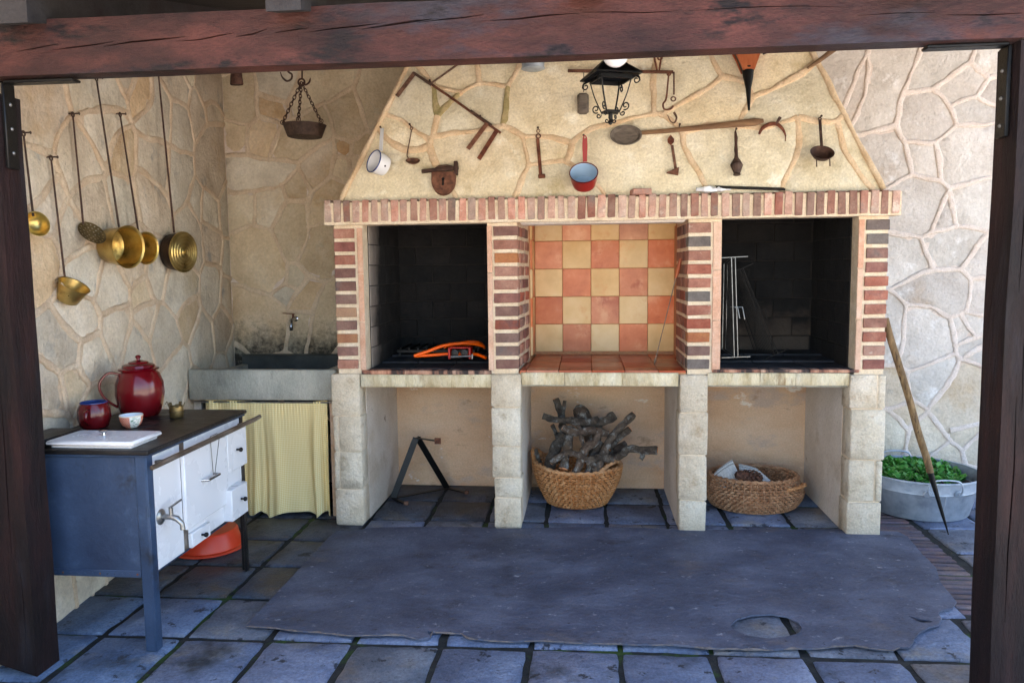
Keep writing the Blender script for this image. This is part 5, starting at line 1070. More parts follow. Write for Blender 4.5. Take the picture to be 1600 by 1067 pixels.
m = MB(); m.cbox(FX-.004, FX+.003, -1.34, -.985, .345, .455, .002); m.build('plinth_panel', enamel_wp, ST)
dr, (a0, a1, c0_, c1_) = fpanel('ash_drawer', ((-1.81, -1.3494, 0.4108), (-1.81, -1.175, 0.4095), (-1.81, -1.3509, 0.3388), (-1.81, -1.1817, 0.3422)), FX, FX+.022, enamel_wp)
def knob(parent, y, z, x):
    m = MB(); m.lathe([(.005, 0), (.005, .016), (.011, .018), (.012, .026), (.008, .031), (0, .032)], 14, frame((x, y, z), (0, 0, 1), (1, 0, 0))); m.build('knob', blackiron, parent)
knob(dr, (a0+a1)/2, (c0_+c1_)/2, FX+.021)
d2, (a0, a1, c0_, c1_) = fpanel('fire_door', ((-1.81, -0.9546, 0.79), (-1.81, -0.7385, 0.7881), (-1.81, -0.9753, 0.5846), (-1.81, -0.759, 0.5848)), FX-.004, FX+.02, enamel_wp); knob(d2, (a0+a1)/2-.01, (c0_+c1_)/2, FX+.02)
d3, (a0, a1, c0_, c1_) = fpanel('drawer', ((-1.79, -1.0063, 0.5147), (-1.79, -0.8184, 0.5044), (-1.79, -1.0021, 0.3486), (-1.79, -0.8342, 0.3474)), FX-.004, FX+.05, enamel_wp); knob(d3, (a0+a1)/2+.01, (c0_+c1_)/2+.01, FX+.05)
m = MB(); m.cbox(FX-.004, FX+.004, -.975, -.79, .50, .70, .002); m.build('side_plate', enamel_wp, ST)
m = MB(); m.tube([(FX+.052, -1.69, .806), (FX+.056, -1.62, .81), (FX+.056, -.72, .815), (FX+.05, -.64, .815)], [.010, .012, .012, .011], 12); rl = m.build('towel_rail', rail_m, ST)
for y_ in (-1.58, -.80):
    m = MB(); m.tube([(FX-.02, y_, .80), (FX+.056, y_, .811)], .007, 8); m.build('rail_bracket', rail_m, rl)
ty, tz = (-1.82, -1.5629, 0.5592)[1], (-1.82, -1.5629, 0.5592)[2]
m = MB(); m.lathe([(.034, 0), (.034, .004), (.026, .010), (.014, .014), (0, .015)], 20, frame((FX+.002, ty, tz), (0, 0, 1), (1, 0, 0))); m.tube([(FX, ty, tz), (FX+.05, ty, tz), (FX+.075, ty, tz-.006), (FX+.095, ty+.004, tz-.03), (FX+.097, ty+.004, tz-.055)], [.011, .012, .013, .010, .011], 12); m.tube([(FX+.05, ty, tz), (FX+.05, ty, tz+.04)], .009, 10); m.bar((FX+.05, ty-.01, tz+.043), (FX+.05, ty+.085, tz+.05), .010, .007); m.build('water_tap', steel, ST)
for k in range(16):
    m = MB(); m.lathe([(.0045, 0), (.004, .002), (0, .003)], 8, frame((-2.39+.0335*k, -1.6498, .337), (0, 0, 1), (0, -1, 0))); m.build('rivet', bluepaint if k % 5 else rust, ST)
# reservoir lid lying on the top, with its knob
m = MB(); m.cbox(-2.262, -1.875, -1.655, -1.425, .884, .904, .007); lid = m.build('reservoir_lid', enamel_wp, ST)
m = MB(); m.cbox(-2.245, -1.89, -1.64, -1.44, .872, .885, .003); m.build('lid_skirt', enamel_wp, lid)
m = MB(); m.lathe([(.008, 0), (.007, .012), (.017, .016), (.018, .021), (0, .024)], 18, Matrix.Translation((-2.08, -1.53, .904))); m.build('knob', chrome, lid)
m = MB(); m.cbox(-2.43, -2.275, -1.64, -1.39, .872, .905, .006); m.build('flue_cover', stove_top, ST)
# ------------------------------------------------------------------ things on the stove
jx, jy = -2.275, -.93
t = thing('coffee_pot', 'big dark red enamel coffee pot with lid on the stove', 'coffee pot', (jx, jy, .874))
Mj = Matrix.Translation((jx, jy, .8765)); m = MB(); m.lathe([(0, .0), (.082, 0), (.09, .008), (.105, .05), (.116, .11), (.113, .165), (.096, .215), (.082, .228), (.080, .235), (.07, .234)], 44, Mj); m.build('body', enamel_r, t)
m = MB(); m.lathe([(.060, .232), (.094, .233), (.097, .238), (.094, .243), (.080, .246), (.076, .258), (.066, .264), (.05, .267), (.046, .274), (.02, .282), (.009, .284), (.008, .291), (.013, .295), (.014, .302), (.008, .308), (0, .309)], 40, Mj); m.build('lid', enamel_r, t)
hd = Vector((-.8, -.6, 0)).normalized(); m = MB(); P_ = bez([Mj @ (hd*.086+Vector((0, 0, .215))), Mj @ (hd*.140+Vector((0, 0, .225))), Mj @ (hd*.182+Vector((0, 0, .17))), Mj @ (hd*.160+Vector((0, 0, .10))), Mj @ (hd*.104+Vector((0, 0, .05)))]); m.tube(P_, .0095, 10, flat=.7); m.build('handle', enamel_r, t)
m = MB(); m.lathe([(0.016, 0), (.013, .0015), (0, .002)], 14, frame(Mj @ Vector((.028, -.106, .16)), (0, 0, 1), (.26, -1, .12))@Matrix.Diagonal((1, .8, 1, 1))); m.build('chip', greywood, t)
t = thing('red_mug', 'round dark red enamel mug with cobalt blue rim on the stove', 'mug', (-2.322, -1.235, .873))
Mj = Matrix.Translation((-2.322, -1.235, .8735)); m = MB(); bowl(m, Mj, [(.05, 0), (.06, .008), (.073, .05), (.069, .095), (.057, .118), (.058, .122)], .002, 36, 0, 1); m.build('body', [enamel_r, enamel_cob], t)
m = MB(); ring(m, Mj @ Vector((0, 0, .122)), (0, 0, 1), .058, .003, 36); m.build('rim', enamel_cob, t)
hd = Vector((.25, -.97, 0)); m = MB(); m.tube(bez([Mj @ (hd*.066+Vector((0, 0, .098))), Mj @ (hd*.10+Vector((0, 0, .09))), Mj @ (hd*.105+Vector((0, 0, .055))), Mj @ (hd*.068+Vector((0, 0, .028)))]), .009, 10, flat=.6); m.build('handle', enamel_r, t)
t = thing('painted_cup', 'small orange and white patterned cup with green leaf on the stove', 'cup', (-2.15, -1.215, .872))
Mj = Matrix.Translation((-2.15, -1.215, .8735)); m = MB(); pf = [(.026, 0), (.029, .004), (.040, .012), (.049, .032), (.053, .058), (.052, .060)]; nn = 36; V, F, UV = [], [], []
for i, (r_, h_) in enumerate(pf):
    for k_ in range(nn+1): V.append(tuple(Mj @ Vector((r_*math.cos(2*math.pi*k_/nn), r_*math.sin(2*math.pi*k_/nn), h_)))); UV.append((k_/nn, h_/.06))
for i in range(len(pf)-1):
    for k_ in range(nn): F.append((i*(nn+1)+k_, i*(nn+1)+k_+1, (i+1)*(nn+1)+k_+1, (i+1)*(nn+1)+k_))
m.add(V, F); m.uv = UV; m.build('outside', cup_m, t)
m = MB(); m.lathe([(.052, .060), (.050, .058), (.046, .034), (.036, .012), (0, .008)], 36, Mj); m.build('inside', enamel_w, t)
t = thing('brass_tin', 'little tarnished brass tin with jagged rim on the stove', 'tin', (-2.065, -.97, .872))
Mj = Matrix.Translation((-2.065, -.965, .8735)); m = MB(); bowl(m, Mj, [(.030, 0), (.033, .004), (.034, .05), (.033, .058)], .002, 20); m.build('cup', brass_dark, t)
m = MB(); ring(m, Mj @ Vector((0, 0, .03)), (0, 0, 1), .035, .003, 24)
for a in range(5): d = Vector((math.cos(a*1.256+.3), math.sin(a*1.256+.3), 0)); m.bar(Mj @ (d*.033+Vector((0, 0, .052))), Mj @ (d*.041+Vector((0, 0, .073))), .016, .002, d)
m.tube([Mj @ Vector((-.03, 0, .055)), Mj @ Vector((-.06, .02, .075)), Mj @ Vector((-.075, .03, .06))], .002, 6); m.build('prongs', brass_dark, t)
bx, by = (-2.1905, -0.5315, 0.05)[0]-.02, (-2.1905, -0.5315, 0.05)[1]+.10
t = thing('plastic_basin', 'orange red plastic basin upturned under the stove', 'basin', (bx, by, 0))
m = MB(); m.lathe([(.205, .003), (.205, .012), (.185, .016), (.165, .10), (.155, .112), (.02, .114), (0, .114)], 40, Matrix.Translation((bx, by, 0))); m.build('bowl', orange_pl, t)
m = MB(); ring(m, (bx, by, .008), (0, 0, 1), .205, .007, 40); m.build('rim', orange_pl, t)
# ------------------------------------------------------------------ laundry trough, tap and curtain
SY0 = .10; sx0 = -2.58; sx1 = -1.592; sz0, sz1 = .775, .972
t = thing('stone_sink', 'pale concrete laundry trough in the corner by the fireplace', 'sink', (-2.08, .5, 0))
m = MB(); m.cbox(sx0, sx1, SY0, SY0+.06, sz0, sz1, .008); m.v = [tuple(Vector(p)+nv(p, 6)*.003) for p in m.v]; m.build('front_apron', concrete, t, smooth=50)
m = MB(); m.cbox(sx0, sx1, BW-.09, BW-.005, sz0, sz1+.008, .008); m.build('back_rim', wetdark, t)
m = MB(); m.cbox(sx0, sx0+.05, SY0+.06, BW-.09, sz0, sz1-.06, .006); m.build('left_rim', concrete, t)
m = MB(); m.cbox(sx1-.07, sx1, SY0+.06, BW-.09, sz0, sz1, .006); m.build('right_rim', concrete, t)
m = MB(); m.box(sx0+.05, sx1-.05, SY0+.05, BW-.08, sz0+.0, sz0+.05); m.build('basin_floor', wetdark, t, smooth=0)
m = MB(); m.box(-2.60, -2.55, SY0+.1, BW-.01, 0, sz0); m.build('support_left', plaster, t, smooth=0)
m = MB(); m.box(-1.66, -1.592, SY0+.06, BW-.01, 0, sz0); m.build('support_right', plaster_o, t, smooth=0)
t = thing('sink_curtain', 'yellow checked cloth curtain hanging below the sink', 'curtain', (-2.07, SY0+.03, 0))
m = MB(); n = 150; rows = 24; V, F, UV = [], [], []; xa, xb = -2.49, -1.668
for j in range(rows+1):
    v = j/rows
    for i in range(n+1):
        u = i/n; x = xa+(xb-xa)*u
        amp = (.006+.032*(1-v)**.6)*(.75+.45*math.sin(9.1*u+.6))
        ph = 2*math.pi*(6.1*u+.62*math.sin(5.1*u)+.3*math.sin(11.3*u+1.1)+.10*math.sin(3*v+7*u))
        y = SY0+.035+amp*math.sin(ph)+.008*math.sin(2.7*ph+2)*(1-v)+.004*math.sin(43*u*6)*v**6
        z = .016+.010*math.sin(6*u+1)+.018*math.cos(ph)*(1-v)**3+(.768-.022)*v
        if j == 0: pass
        V.append((x+.004*math.cos(ph)*(1-v), y, z)); UV.append((u*1.28*.82, v*.75))
for j in range(rows):
    for i in range(n): F.append((j*(n+1)+i, j*(n+1)+i+1, (j+1)*(n+1)+i+1, (j+1)*(n+1)+i))
m.add(V, F); m.uv = UV; m.build('cloth', curtain_m, t, smooth=80)
m = MB(); m.tube([(-2.56, SY0+.035, .757), (-1.615, SY0+.035, .757)], .006, 8); m.build('curtain_rod', steel, t)
t = thing('wall_tap', 'small dark brass garden tap on the wall above the sink', 'tap', (-2.1947, 0.98, 1.2435)); c0 = vv((-2.1808, 0.97, 1.2441))
m = MB(); m.lathe([(.02, 0), (.02, .004), (.012, .008)], 14, frame(c0, (0, 0, 1), (0, -1, 0))); m.tube([c0, c0+Vector((0, -.06, 0)), c0+Vector((0, -.085, -.01)), c0+Vector((0, -.095, -.04)), c0+Vector((0, -.095, -.055))], [.011, .014, .013, .011, .013], 12); m.build('spout', chrome, t)
m = MB(); m.tube([c0+Vector((0, -.05, .005)), c0+Vector((0, -.05, .035))], .008, 8); m.bar(c0+Vector((.012, -.05, .038)), c0+Vector((-.075, -.06, .045)), .010, .006); m.build('lever', rust, t)
m = MB(); m.lathe([(.012, -.02), (.012, .012), (.008, .014)], 10, Matrix.Translation(c0+Vector((0, -.095, -.062)))); m.build('nozzle', blackiron, t)
# ------------------------------------------------------------------ left fire bay: gas hose and burner, grate
t = thing('gas_hose', 'bright orange rubber gas hose curled in the left fire bay', 'hose', (-0.9659, 0.6424, 1.0)); HZ_ = 1.012
P_ = bez([(-1.0865, 0.12, 1.0598), (-1.0019, 0.13, 1.087), (-0.9189, 0.17, 1.1153), (-0.8245, 0.22, 1.1265), (-0.7355, 0.26, 1.1223), (-0.6789, 0.3, 1.1058), (-0.6678, 0.34, 1.0891)]); m = MB(); m.tube(P_, .0105, 10)
m.build('upper_loop', hose_m, t)
m = MB(); m.tube(bez([(-0.6678, 0.34, 1.0891), (-0.7081, 0.42, 1.1108), (-0.7754, 0.44, 1.1176), (-0.8552, 0.4, 1.1088), (-0.9229, 0.3, 1.0979)]), .010, 10); m.build('back_loop', hose_m, t)
m = MB(); m.tube(bez([(-1.0783, 0.12, 1.0598), (-0.9923, 0.16, 1.0593), (-0.8843, 0.2, 1.0629), (-0.7811, 0.2, 1.0628), (-0.6959, 0.18, 1.0609), (-0.6337, 0.14, 1.0451)]), .010, 10); m.build('lower_loop', hose_m, t)
t = thing('gas_burner', 'red gas burner bracket with two black knobs and steel pipe', 'burner', (-0.7857, 0.1, 1.0378))
bc = vv((-0.7948, 0.11, 1.0729)); m = MB(); m.cbox(-.065, .065, 0, .08, .034, .042, .002, Matrix.Translation(bc)); m.cbox(-.072, -.058, -.006, .08, -.032, .04, .003, Matrix.Translation(bc)); m.cbox(.058, .072, -.006, .08, -.032, .04, .003, Matrix.Translation(bc)); m.build('bracket', redpaint, t)
for dx in (-.03, .03):
    m = MB(); m.lathe([(.022, 0), (.024, .004), (.022, .012), (.010, .014), (.010, .022), (0, .023)], 18, frame(bc+Vector((dx, .01, .006)), (0, 0, 1), (0, -1, 0))); m.build('knob', blackiron, t)
m = MB(); m.tube([bc+Vector((-.055, -.008, -.018)), bc+Vector((.085, -.01, -.012))], .006, 8); m.tube([bc+Vector((.08, -.01, -.03)), bc+Vector((.083, -.012, .0))], .006, 8); m.build('pipe', steel, t)
t = thing('fire_grate', 'low black iron grate at the back of the left fire bay', 'grate', (-1.0, .7, 1.01))
for k in range(9):
    m = MB(); x = -1.27+.06*k; m.cbox(x-.007, x+.007, .52, .83, 1.055, 1.07, .002); m.build('bar', blackiron, t)
for y_ in (.54, .81):
    m = MB(); m.cbox(-1.30, -.76, y_-.008, y_+.008, 1.035, 1.055, .002); m.build('cross_bar', blackiron, t)
for (x, y_) in ((-1.28, .54), (-.78, .54), (-1.28, .81), (-.78, .81)):
    m = MB(); m.cbox(x-.008, x+.008, y_-.007, y_+.007, 1.005, 1.036, .002); m.build('leg', blackiron, t)
# ------------------------------------------------------------------ right fire bay: hinged wire grills
def grill(name, label, c, tilt, yaw, w, h, mtf, n=14):
    root = thing(name, label, 'grill', c); M = Matrix.Translation(c)@Matrix.Rotation(yaw, 4, 'Z')@Matrix.Rotation(tilt, 4, 'X')
    for s_, dz in ((-1, -.012), (1, .012)):
        m = MB(); m.tube([M @ Vector(p) for p in ((-w/2, dz, 0), (w/2, dz, 0), (w/2, dz, h), (-w/2, dz, h))], .004, 6, closed=True); fr = m.build('frame', mtf, root)
        for k_ in range(1, n):
            m = MB(); x = -w/2+w*k_/n; m.tube([M @ Vector((x, dz, 0)), M @ Vector((x, dz, h))], .0018, 5, caps=False); m.build('wire', wire_dark, fr)
    m = MB(); m.tube([M @ Vector((-.03, -.012, h*.45)), M @ Vector((-.03, -.1, h*.45)), M @ Vector((-.03, -.12, h*.30))], .004, 6); m.tube([M @ Vector((.03, -.012, h*.45)), M @ Vector((.03, -.09, h*.45)), M @ Vector((.03, -.11, h*.32))], .004, 6); m.build('handle', mtf, root)
    return root
def grill2(name, label, cat, corners, hang, mtf, n=12):
    """corners: four world points of the frame, bottom near, bottom far, top far, top near"""
    root = thing(name, label, cat, corners[0], 'hinged wire grills in the right fire bay'); A, B, C_, D_ = [vv(p) for p in corners]; nr = (B-A).cross(D_-A).normalized()
    for dz in (-.011, .011):
        m = MB(); m.tube([p+nr*dz for p in (A, B, C_, D_)], .003, 6, closed=True); fr = m.build('frame', mtf, root)
        for k_ in range(1, n):
            m = MB(); u = k_/n; m.tube([A.lerp(B, u)+nr*dz, D_.lerp(C_, u)+nr*dz], .0017, 5, caps=False); m.build('wire', wire_dark, fr)
    for u in (.0, .45): 
        p = A.lerp(D_, .5).lerp(B.lerp(C_, .5), u); m = MB(); m.tube([p, p+nr*.045*hang, p+nr*.06*hang+Vector((0, 0, -.075))], .0035, 7); m.build('handle', mtf, root)
    for q in (A, D_):
        m = MB(); m.tube([q-nr*.085, q+nr*.085], .003, 6); m.build('foot_bar', mtf, root)
    return root
grill2('wire_grill', 'bright steel edged wire grill standing at the left of the right fire bay', 'grill', ((0.8987, 0.13, 1.0497), (0.8989, 0.55, 1.0563), (0.9033, 0.55, 1.616), (0.8743, 0.13, 1.6524)), 1, steel)
grill2('wire_grill', 'sooty black wire grill leaning behind the bright one', 'grill', ((1.1817, 0.32, 1.0477), (1.1244, 0.66, 1.0444), (0.9485, 0.66, 1.5607), (0.9573, 0.32, 1.5824)), 1, wire_dark)
# ------------------------------------------------------------------ poker in the tiled bay
t = thing('meat_skewer', 'thin steel skewer with wooden handle leaning in the tiled bay', 'skewer', (0.4168, 0.2287, 0.99))
a_, b_ = vv((0.4155, 0.2129, 0.992)), vv((0.578, 0.2727, 1.6344)); b_ = vv((.572, .20, (0.5654, 0.2, 1.6495)[2])); d_ = b_-a_
m = MB(); m.tube([a_, a_+d_*.83], .0032, 7); m.lathe([(0, -.0), (.007, .02), (.004, .05), (.003, .06)], 8, frame(a_, (1, 0, 0), d_)); m.build('shaft', rail_m, t)
m = MB(); m.tube([a_+d_*.82, a_+d_*.86, a_+d_*.95, a_+d_], [.007, .011, .012, .008], 10); m.build('handle', leather, t)
# ------------------------------------------------------------------ black stand in the left lower bay
t = thing('iron_stand', 'black angle iron stand with two legs forming a peak, left lower bay', 'stand', (-1.15, .6, 0))
ap = vv((-1.2016, 0.62, 0.422)); f1, f2 = Vector((-1.355, .53, .012)), Vector((-1.02, .80, .012))
def abar(a, b2, w=.044, up=(0, -1, 0), nm='leg'):
    m = MB(); m.bar(a, b2, w, .006, up); m.bar(vv(a)+Vector((0, .015, 0)), vv(b2)+Vector((0, .015, 0)), .006, .03, up); m.build(nm, blackiron, t)
abar(ap, f1); abar(ap+Vector((.01, 0, .004)), f2)
m = MB(); m.bar(f1, f2, .03, .006); m.build('base_bar', blackiron, t)
for f_, e_ in ((f1, Vector((-1.235, .42, .010))), (f2, Vector((-.86, .70, .010)))):
    m = MB(); m.bar(f_, e_, .03, .008); m.build('foot', blackiron, t)
    m = MB(); m.cbox(-.015, .015, -.012, .012, -.008, .014, .002, Matrix.Translation(e_)); m.build('foot_end', rust, t)
tip = vv((-1.0126, 0.45, 0.4397)); m = MB(); m.bar(ap, tip, .022, .006); m.build('arm', blackiron, t)
m = MB(); m.cbox(-.022, .022, -.004, .004, -.02, .022, .002, Matrix.Translation(tip)); m.build('arm_plate', rust, t)
# ------------------------------------------------------------------ wicker baskets
def basket(name, label, c, prof, sx, sy, nst, rows, mw, rimf, yaw=0):
    """prof(v) -> (radius factor, height) for v 0..1; sx, sy radii; rimf(angle) extra rim height"""
    root = thing(name, label, 'basket', c, 'wicker baskets in the lower bays'); c = Vector(c); ca, sa = math.cos(yaw), math.sin(yaw)
    def P(a, v, dr=0):
        r_, h_ = prof(v); h_ += rimf(a)*v*v
        x, y = (sx*r_+dr)*math.cos(a), (sy*r_+dr)*math.sin(a); return c+Vector((x*ca-y*sa, x*sa+y*ca, h_))
    nseg = nst*4
    m = MB()
    for j in range(rows):
        v = (j+.5)/rows; pts = []
        for k in range(nseg):
            a = 2*math.pi*k/nseg
            pts.append(P(a+.01*n1((k*.3, j, 1), 1), v+.002*n1((k*.2, j, 5), 1), .0095*math.cos(math.pi*(k/2+j))))
        hgt = prof(1)[1]/rows*.44
        m.tube(pts, [hgt*(1+.12*n1((k*.15, j*2.3, 7), 1)) for k in range(nseg)], 5, closed=True, flat=1.0)
    m.build('weave', mw, root)
    m = MB()
    for k in range(nst):
        a = 2*math.pi*(k+.0)/nst; m.tube([P(a, v) for v in (0, .25, .5, .75, 1)], .0045, 5)
    m.build('stakes', mw, root)['kind'] = 'stuff'
    m = MB(); pts1, pts2 = [], []
    for k in range(72):
        a = 2*math.pi*k/72; b1 = P(a, 1); w = 9*a
        pts1.append(b1+Vector((.007*math.cos(w*2), .007*math.cos(w*2), .006*math.sin(w*2)))); pts2.append(b1+Vector((-.007*math.cos(w*2), -.007*math.cos(w*2), -.006*math.sin(w*2))))
    m.tube(pts1, .0085, 6, closed=True); m.tube(pts2, .0085, 6, closed=True); m.build('rim', mw, root)
    m = MB(); m.lathe([(0, .004), (prof(0)[0], .004), (prof(0)[0]*1.02, .012), (0, .014)], 32, Matrix.Translation(c)@Matrix.Rotation(yaw, 4, 'Z')@Matrix.Diagonal((sx, sy, 1, 1))); m.build('base', wicker_d, root)
    return root, P
def whandle(root, P, a, half, rise, v=1.0, out=.02):
    m = MB()
    for s_ in (0, 1):
        pts = []
        for k in range(17):
            t_ = k/16; aa = a-half+2*half*t_; b1 = P(aa, v, out*math.sin(math.pi*t_)); w = t_*22+s_*math.pi
            pts.append(b1+Vector((0, 0, rise*math.sin(math.pi*t_)))+Vector((.006*math.cos(w), .004*math.cos(w), .006*math.sin(w))))
        m.tube(pts, .009, 6)
    m.build('handle', wicker, root)
B1 = ((-0.0699, 0.52, -0.0152)[0], .53, .001)
w1 = ((0.2159, 0.53, 0.2315)[0]-(-0.3704, 0.53, 0.2231)[0])/2
root, P = basket('wicker_basket', 'tall honey wicker basket filled with firewood in the middle bay', B1, lambda v: (.66+.36*math.sin(v*1.5), .012+.255*v), w1*.985, .235, 40, 14, wicker, lambda a: .045*max(0, math.cos(a-R(175)))**2+.01*max(0, math.cos(a))**2)
whandle(root, P, R(-35), R(26), .055, 1, .012); whandle(root, P, R(170), R(26), .05, 1, .01)
B2 = ((1.1016, 0.54, -0.0434)[0], .545, .001)
w2 = ((1.412, 0.54, 0.2025)[0]-(0.7789, 0.54, 0.1929)[0])/2
root2, P2 = basket('wicker_basket', 'wide low wicker basket with newspapers and pine cone in the right bay', B2, lambda v: (.80+.20*math.sin(math.pi*min(1, v*1.15+.05)*.8)-.03*v*v, .012+.205*v), w2*1.0, .25, 46, 13, wicker_d, lambda a: .0)
whandle(root2, P2, R(-36), R(20), .03, .72, .05)
# firewood
rw = random.Random(5)
def branch(label, pts, r0, r1, twig=None, cut=(True, True)):
    root = thing('firewood_branch', label, 'branch', pts[0], 'branches in the firewood basket')
    r0 *= 1.25; r1 *= 1.3; P_ = bez(pts, 6); n = len(P_); rr_ = []
    P_ = [p+nv(p, 12)*.005 for p in P_]
    for i in range(n): rr_.append((r0+(r1-r0)*i/(n-1))*(1+.28*n1(P_[i], 22)))
    m = MB(); m.tube(P_, rr_, 11, caps=False)
    if twig: m.tube(bez(twig, 4), [r1*.6]*(4*(len(twig)-1)+1), 8)
    m.v = [tuple(Vector(p)+nv(p, 40)*.005) for p in m.v]; m.build('bark', bark, root, smooth=70)
    for e, q, i in ((0, 1, 0), (n-1, n-2, n-1)):
        d = (P_[e]-P_[q]).normalized(); m = MB(); m.lathe([(rr_[i]*.98, -.002), (rr_[i]*.9, .0015), (0, .002)], 12, frame(P_[e], d.orthogonal(), d)); m.build('cut_end', cutwood if cut[0 if i == 0 else 1] else bark, root)
branch('forked lichened branch sticking straight up at the back left of the basket', [(-0.1372, 0.5, 0.367), (-0.164, 0.55, 0.4878), (-0.1818, 0.58, 0.6013), (-0.217, 0.6, 0.7085)], .021, .017, [(-0.1775, 0.58, 0.5836), (-0.1595, 0.57, 0.6388), (-0.1548, 0.57, 0.7007)])
branch('lichen spotted branch lying level, its tip pointing left over the basket', [(-0.2964, 0.44, 0.6188), (-0.2112, 0.44, 0.5977), (-0.1176, 0.44, 0.5898), (-0.0244, 0.45, 0.5756), (0.0734, 0.48, 0.592)], .017, .018, None, (False, False))
branch('thick dark log end peering over the back of the firewood', [(-0.0556, 0.62, 0.6302), (-0.0248, 0.56, 0.5886), (0.0308, 0.5, 0.4347)], .040, .036, None, (False, False))
branch('dark crooked branch end, topmost right of centre in the pile', [(0.1808, 0.52, 0.6154), (0.1164, 0.5, 0.5796), (0.031, 0.5, 0.5572), (-0.0549, 0.53, 0.5767)], .026, .018, None, (False, False))
branch('long straight branch leaning up to the right with cut tip', [(0.0504, 0.36, 0.253), (0.1094, 0.38, 0.3988), (0.1774, 0.42, 0.5061), (0.306, 0.48, 0.6282)], .024, .018)
branch('short reddish branch stub under the long leaning branch', [(0.1371, 0.48, 0.3968), (0.2016, 0.5, 0.4584), (0.2838, 0.53, 0.5181)], .019, .018)
branch('arm like lichened branch reaching far right over the rim', [(0.1572, 0.44, 0.3112), (0.2187, 0.4, 0.3738), (0.2759, 0.38, 0.4178), (0.3629, 0.38, 0.4103), (0.4578, 0.38, 0.4071)], .019, .020, [(0.3546, 0.38, 0.4102), (0.3585, 0.375, 0.3731), (0.3459, 0.37, 0.3529)])
branch('pale lichened Y shaped fork in the middle of the basket front', [(-0.075, 0.34, 0.248), (-0.0412, 0.345, 0.3628), (-0.0077, 0.35, 0.4302), (0.0507, 0.36, 0.4669), (0.0764, 0.4, 0.5437)], .026, .017, [(-0.0161, 0.35, 0.4259), (-0.0369, 0.37, 0.4637), (-0.0497, 0.42, 0.5384), (-0.0754, 0.45, 0.5665)])
branch('upright branch with bright round cut end facing front', [(-0.1577, 0.31, 0.2934), (-0.1416, 0.345, 0.3743), (-0.121, 0.38, 0.4605), (-0.1051, 0.44, 0.5424)], .026, .021, None, (True, False))
branch('thick dark mottled log slanting at the left rim of basket', [(-0.2573, 0.46, 0.2434), (-0.2228, 0.48, 0.3708), (-0.1631, 0.52, 0.4811)], .034, .028, None, (False, False))
branch('split orange wood stub at the far left rim of basket', [(-0.3256, 0.52, 0.2666), (-0.3491, 0.55, 0.3077), (-0.3727, 0.58, 0.3539)], .017, .022)
branch('dark branch low in the basket centre between the uprights', [(0.0002, 0.38, 0.2382), (0.0343, 0.42, 0.345), (0.0857, 0.46, 0.4444)], .026, .022, None, (False, False))
branch('black flattened log behind the reaching arm branch', [(0.1382, 0.52, 0.3346), (0.2075, 0.54, 0.3834), (0.2599, 0.56, 0.4146)], .020, .016, None, (False, False))
branch('curved grey branch crossing low over the front rim', [(-0.2349, 0.36, 0.3265), (-0.1369, 0.33, 0.3952), (-0.0411, 0.33, 0.3793), (0.0505, 0.36, 0.3045)], .018, .015)
branch('stout mottled log standing between the fork and leaning branch', [(0.0174, 0.46, 0.2473), (0.0521, 0.5, 0.3911), (0.07, 0.54, 0.5361)], .030, .024)
branch('thin lichened stick pointing up left of the forked branch', [(-0.2156, 0.5, 0.2776), (-0.1993, 0.55, 0.4209), (-0.2436, 0.58, 0.5297)], .014, .011)
branch('gnarled pale spotted branch lying level on top of the pile', [(-0.1597, 0.42, 0.5461), (-0.0749, 0.4, 0.5167), (0.0304, 0.41, 0.5326), (0.136, 0.44, 0.5013)], .020, .017)
branch('short dark log wedged sideways above the front rim, right', [(-0.0121, 0.34, 0.3345), (0.0713, 0.35, 0.3629), (0.1678, 0.38, 0.3438)], .022, .020)
# newspapers and pine cone
def sheet_paper(label, q, bend=.02):
    A, B, C_, D_ = [vv(p) for p in q]; nr = (B-A).cross(D_-A).normalized(); V, F, UV = [], [], []; n = 10
    for j in range(n+1):
        for i in range(n+1):
            u, v = i/n, j/n; p = A.lerp(B, u).lerp(D_.lerp(C_, u), v)+nr*(bend*math.sin(math.pi*u)+.004*n1((u*3, v*3, A.x), 1)); V.append(tuple(p)); UV.append((u, v))
    W = [tuple(Vector(p)-nr*.008) for p in V]; k_ = len(V)
    for j in range(n):
        for i in range(n):
            f = (j*(n+1)+i, j*(n+1)+i+1, (j+1)*(n+1)+i+1, (j+1)*(n+1)+i); F.append(f); F.append(tuple(x+k_ for x in f[::-1]))
    edge = [i for i in range(n+1)]+[(j+1)*(n+1)+n for j in range(n)]+[n*(n+1)+i for i in range(n-1, -1, -1)]+[j*(n+1) for j in range(n-1, 0, -1)]
    for a, b2 in zip(edge, edge[1:]+edge[:1]): F.append((a, a+k_, b2+k_, b2))
    m = MB(); m.add(V+W, F); m.uv = UV+UV; o = m.build('newspaper', paper_m, None, A); tag(o, label, 'newspaper', 'newspapers in the low basket')
sheet_paper('folded newspaper leaning left of the pine cone in the low basket', ((0.8776, 0.4, 0.1519), (1.0158, 0.4, 0.1798), (0.9546, 0.5, 0.3236), (0.8238, 0.48, 0.2231)))
sheet_paper('newspaper bent over behind the pine cone, right side', ((1.0112, 0.48, 0.1654), (1.1977, 0.4, 0.1997), (1.1126, 0.5, 0.2695), (1.0081, 0.56, 0.2829)), .012)
t = thing('pine_cone', 'open brown pine cone lying on the newspapers', 'pine cone', (1.0153, 0.38, 0.2109)); Mc = frame((0.9458, 0.38, 0.2565), (0, 0, 1), vv((1.0957, 0.38, 0.2333))-vv((0.9458, 0.38, 0.2565)))@Matrix.Diagonal((1.3, 1.3, 1.25, 1))
m = MB(); L_ = .14; m.lathe([(0, 0), (.018, .01), (.028, .05), (.024, .1), (.008, .135), (0, .14)], 16, Mc); m.build('core', pine_m, t)
m = MB(); ga = 2.39996
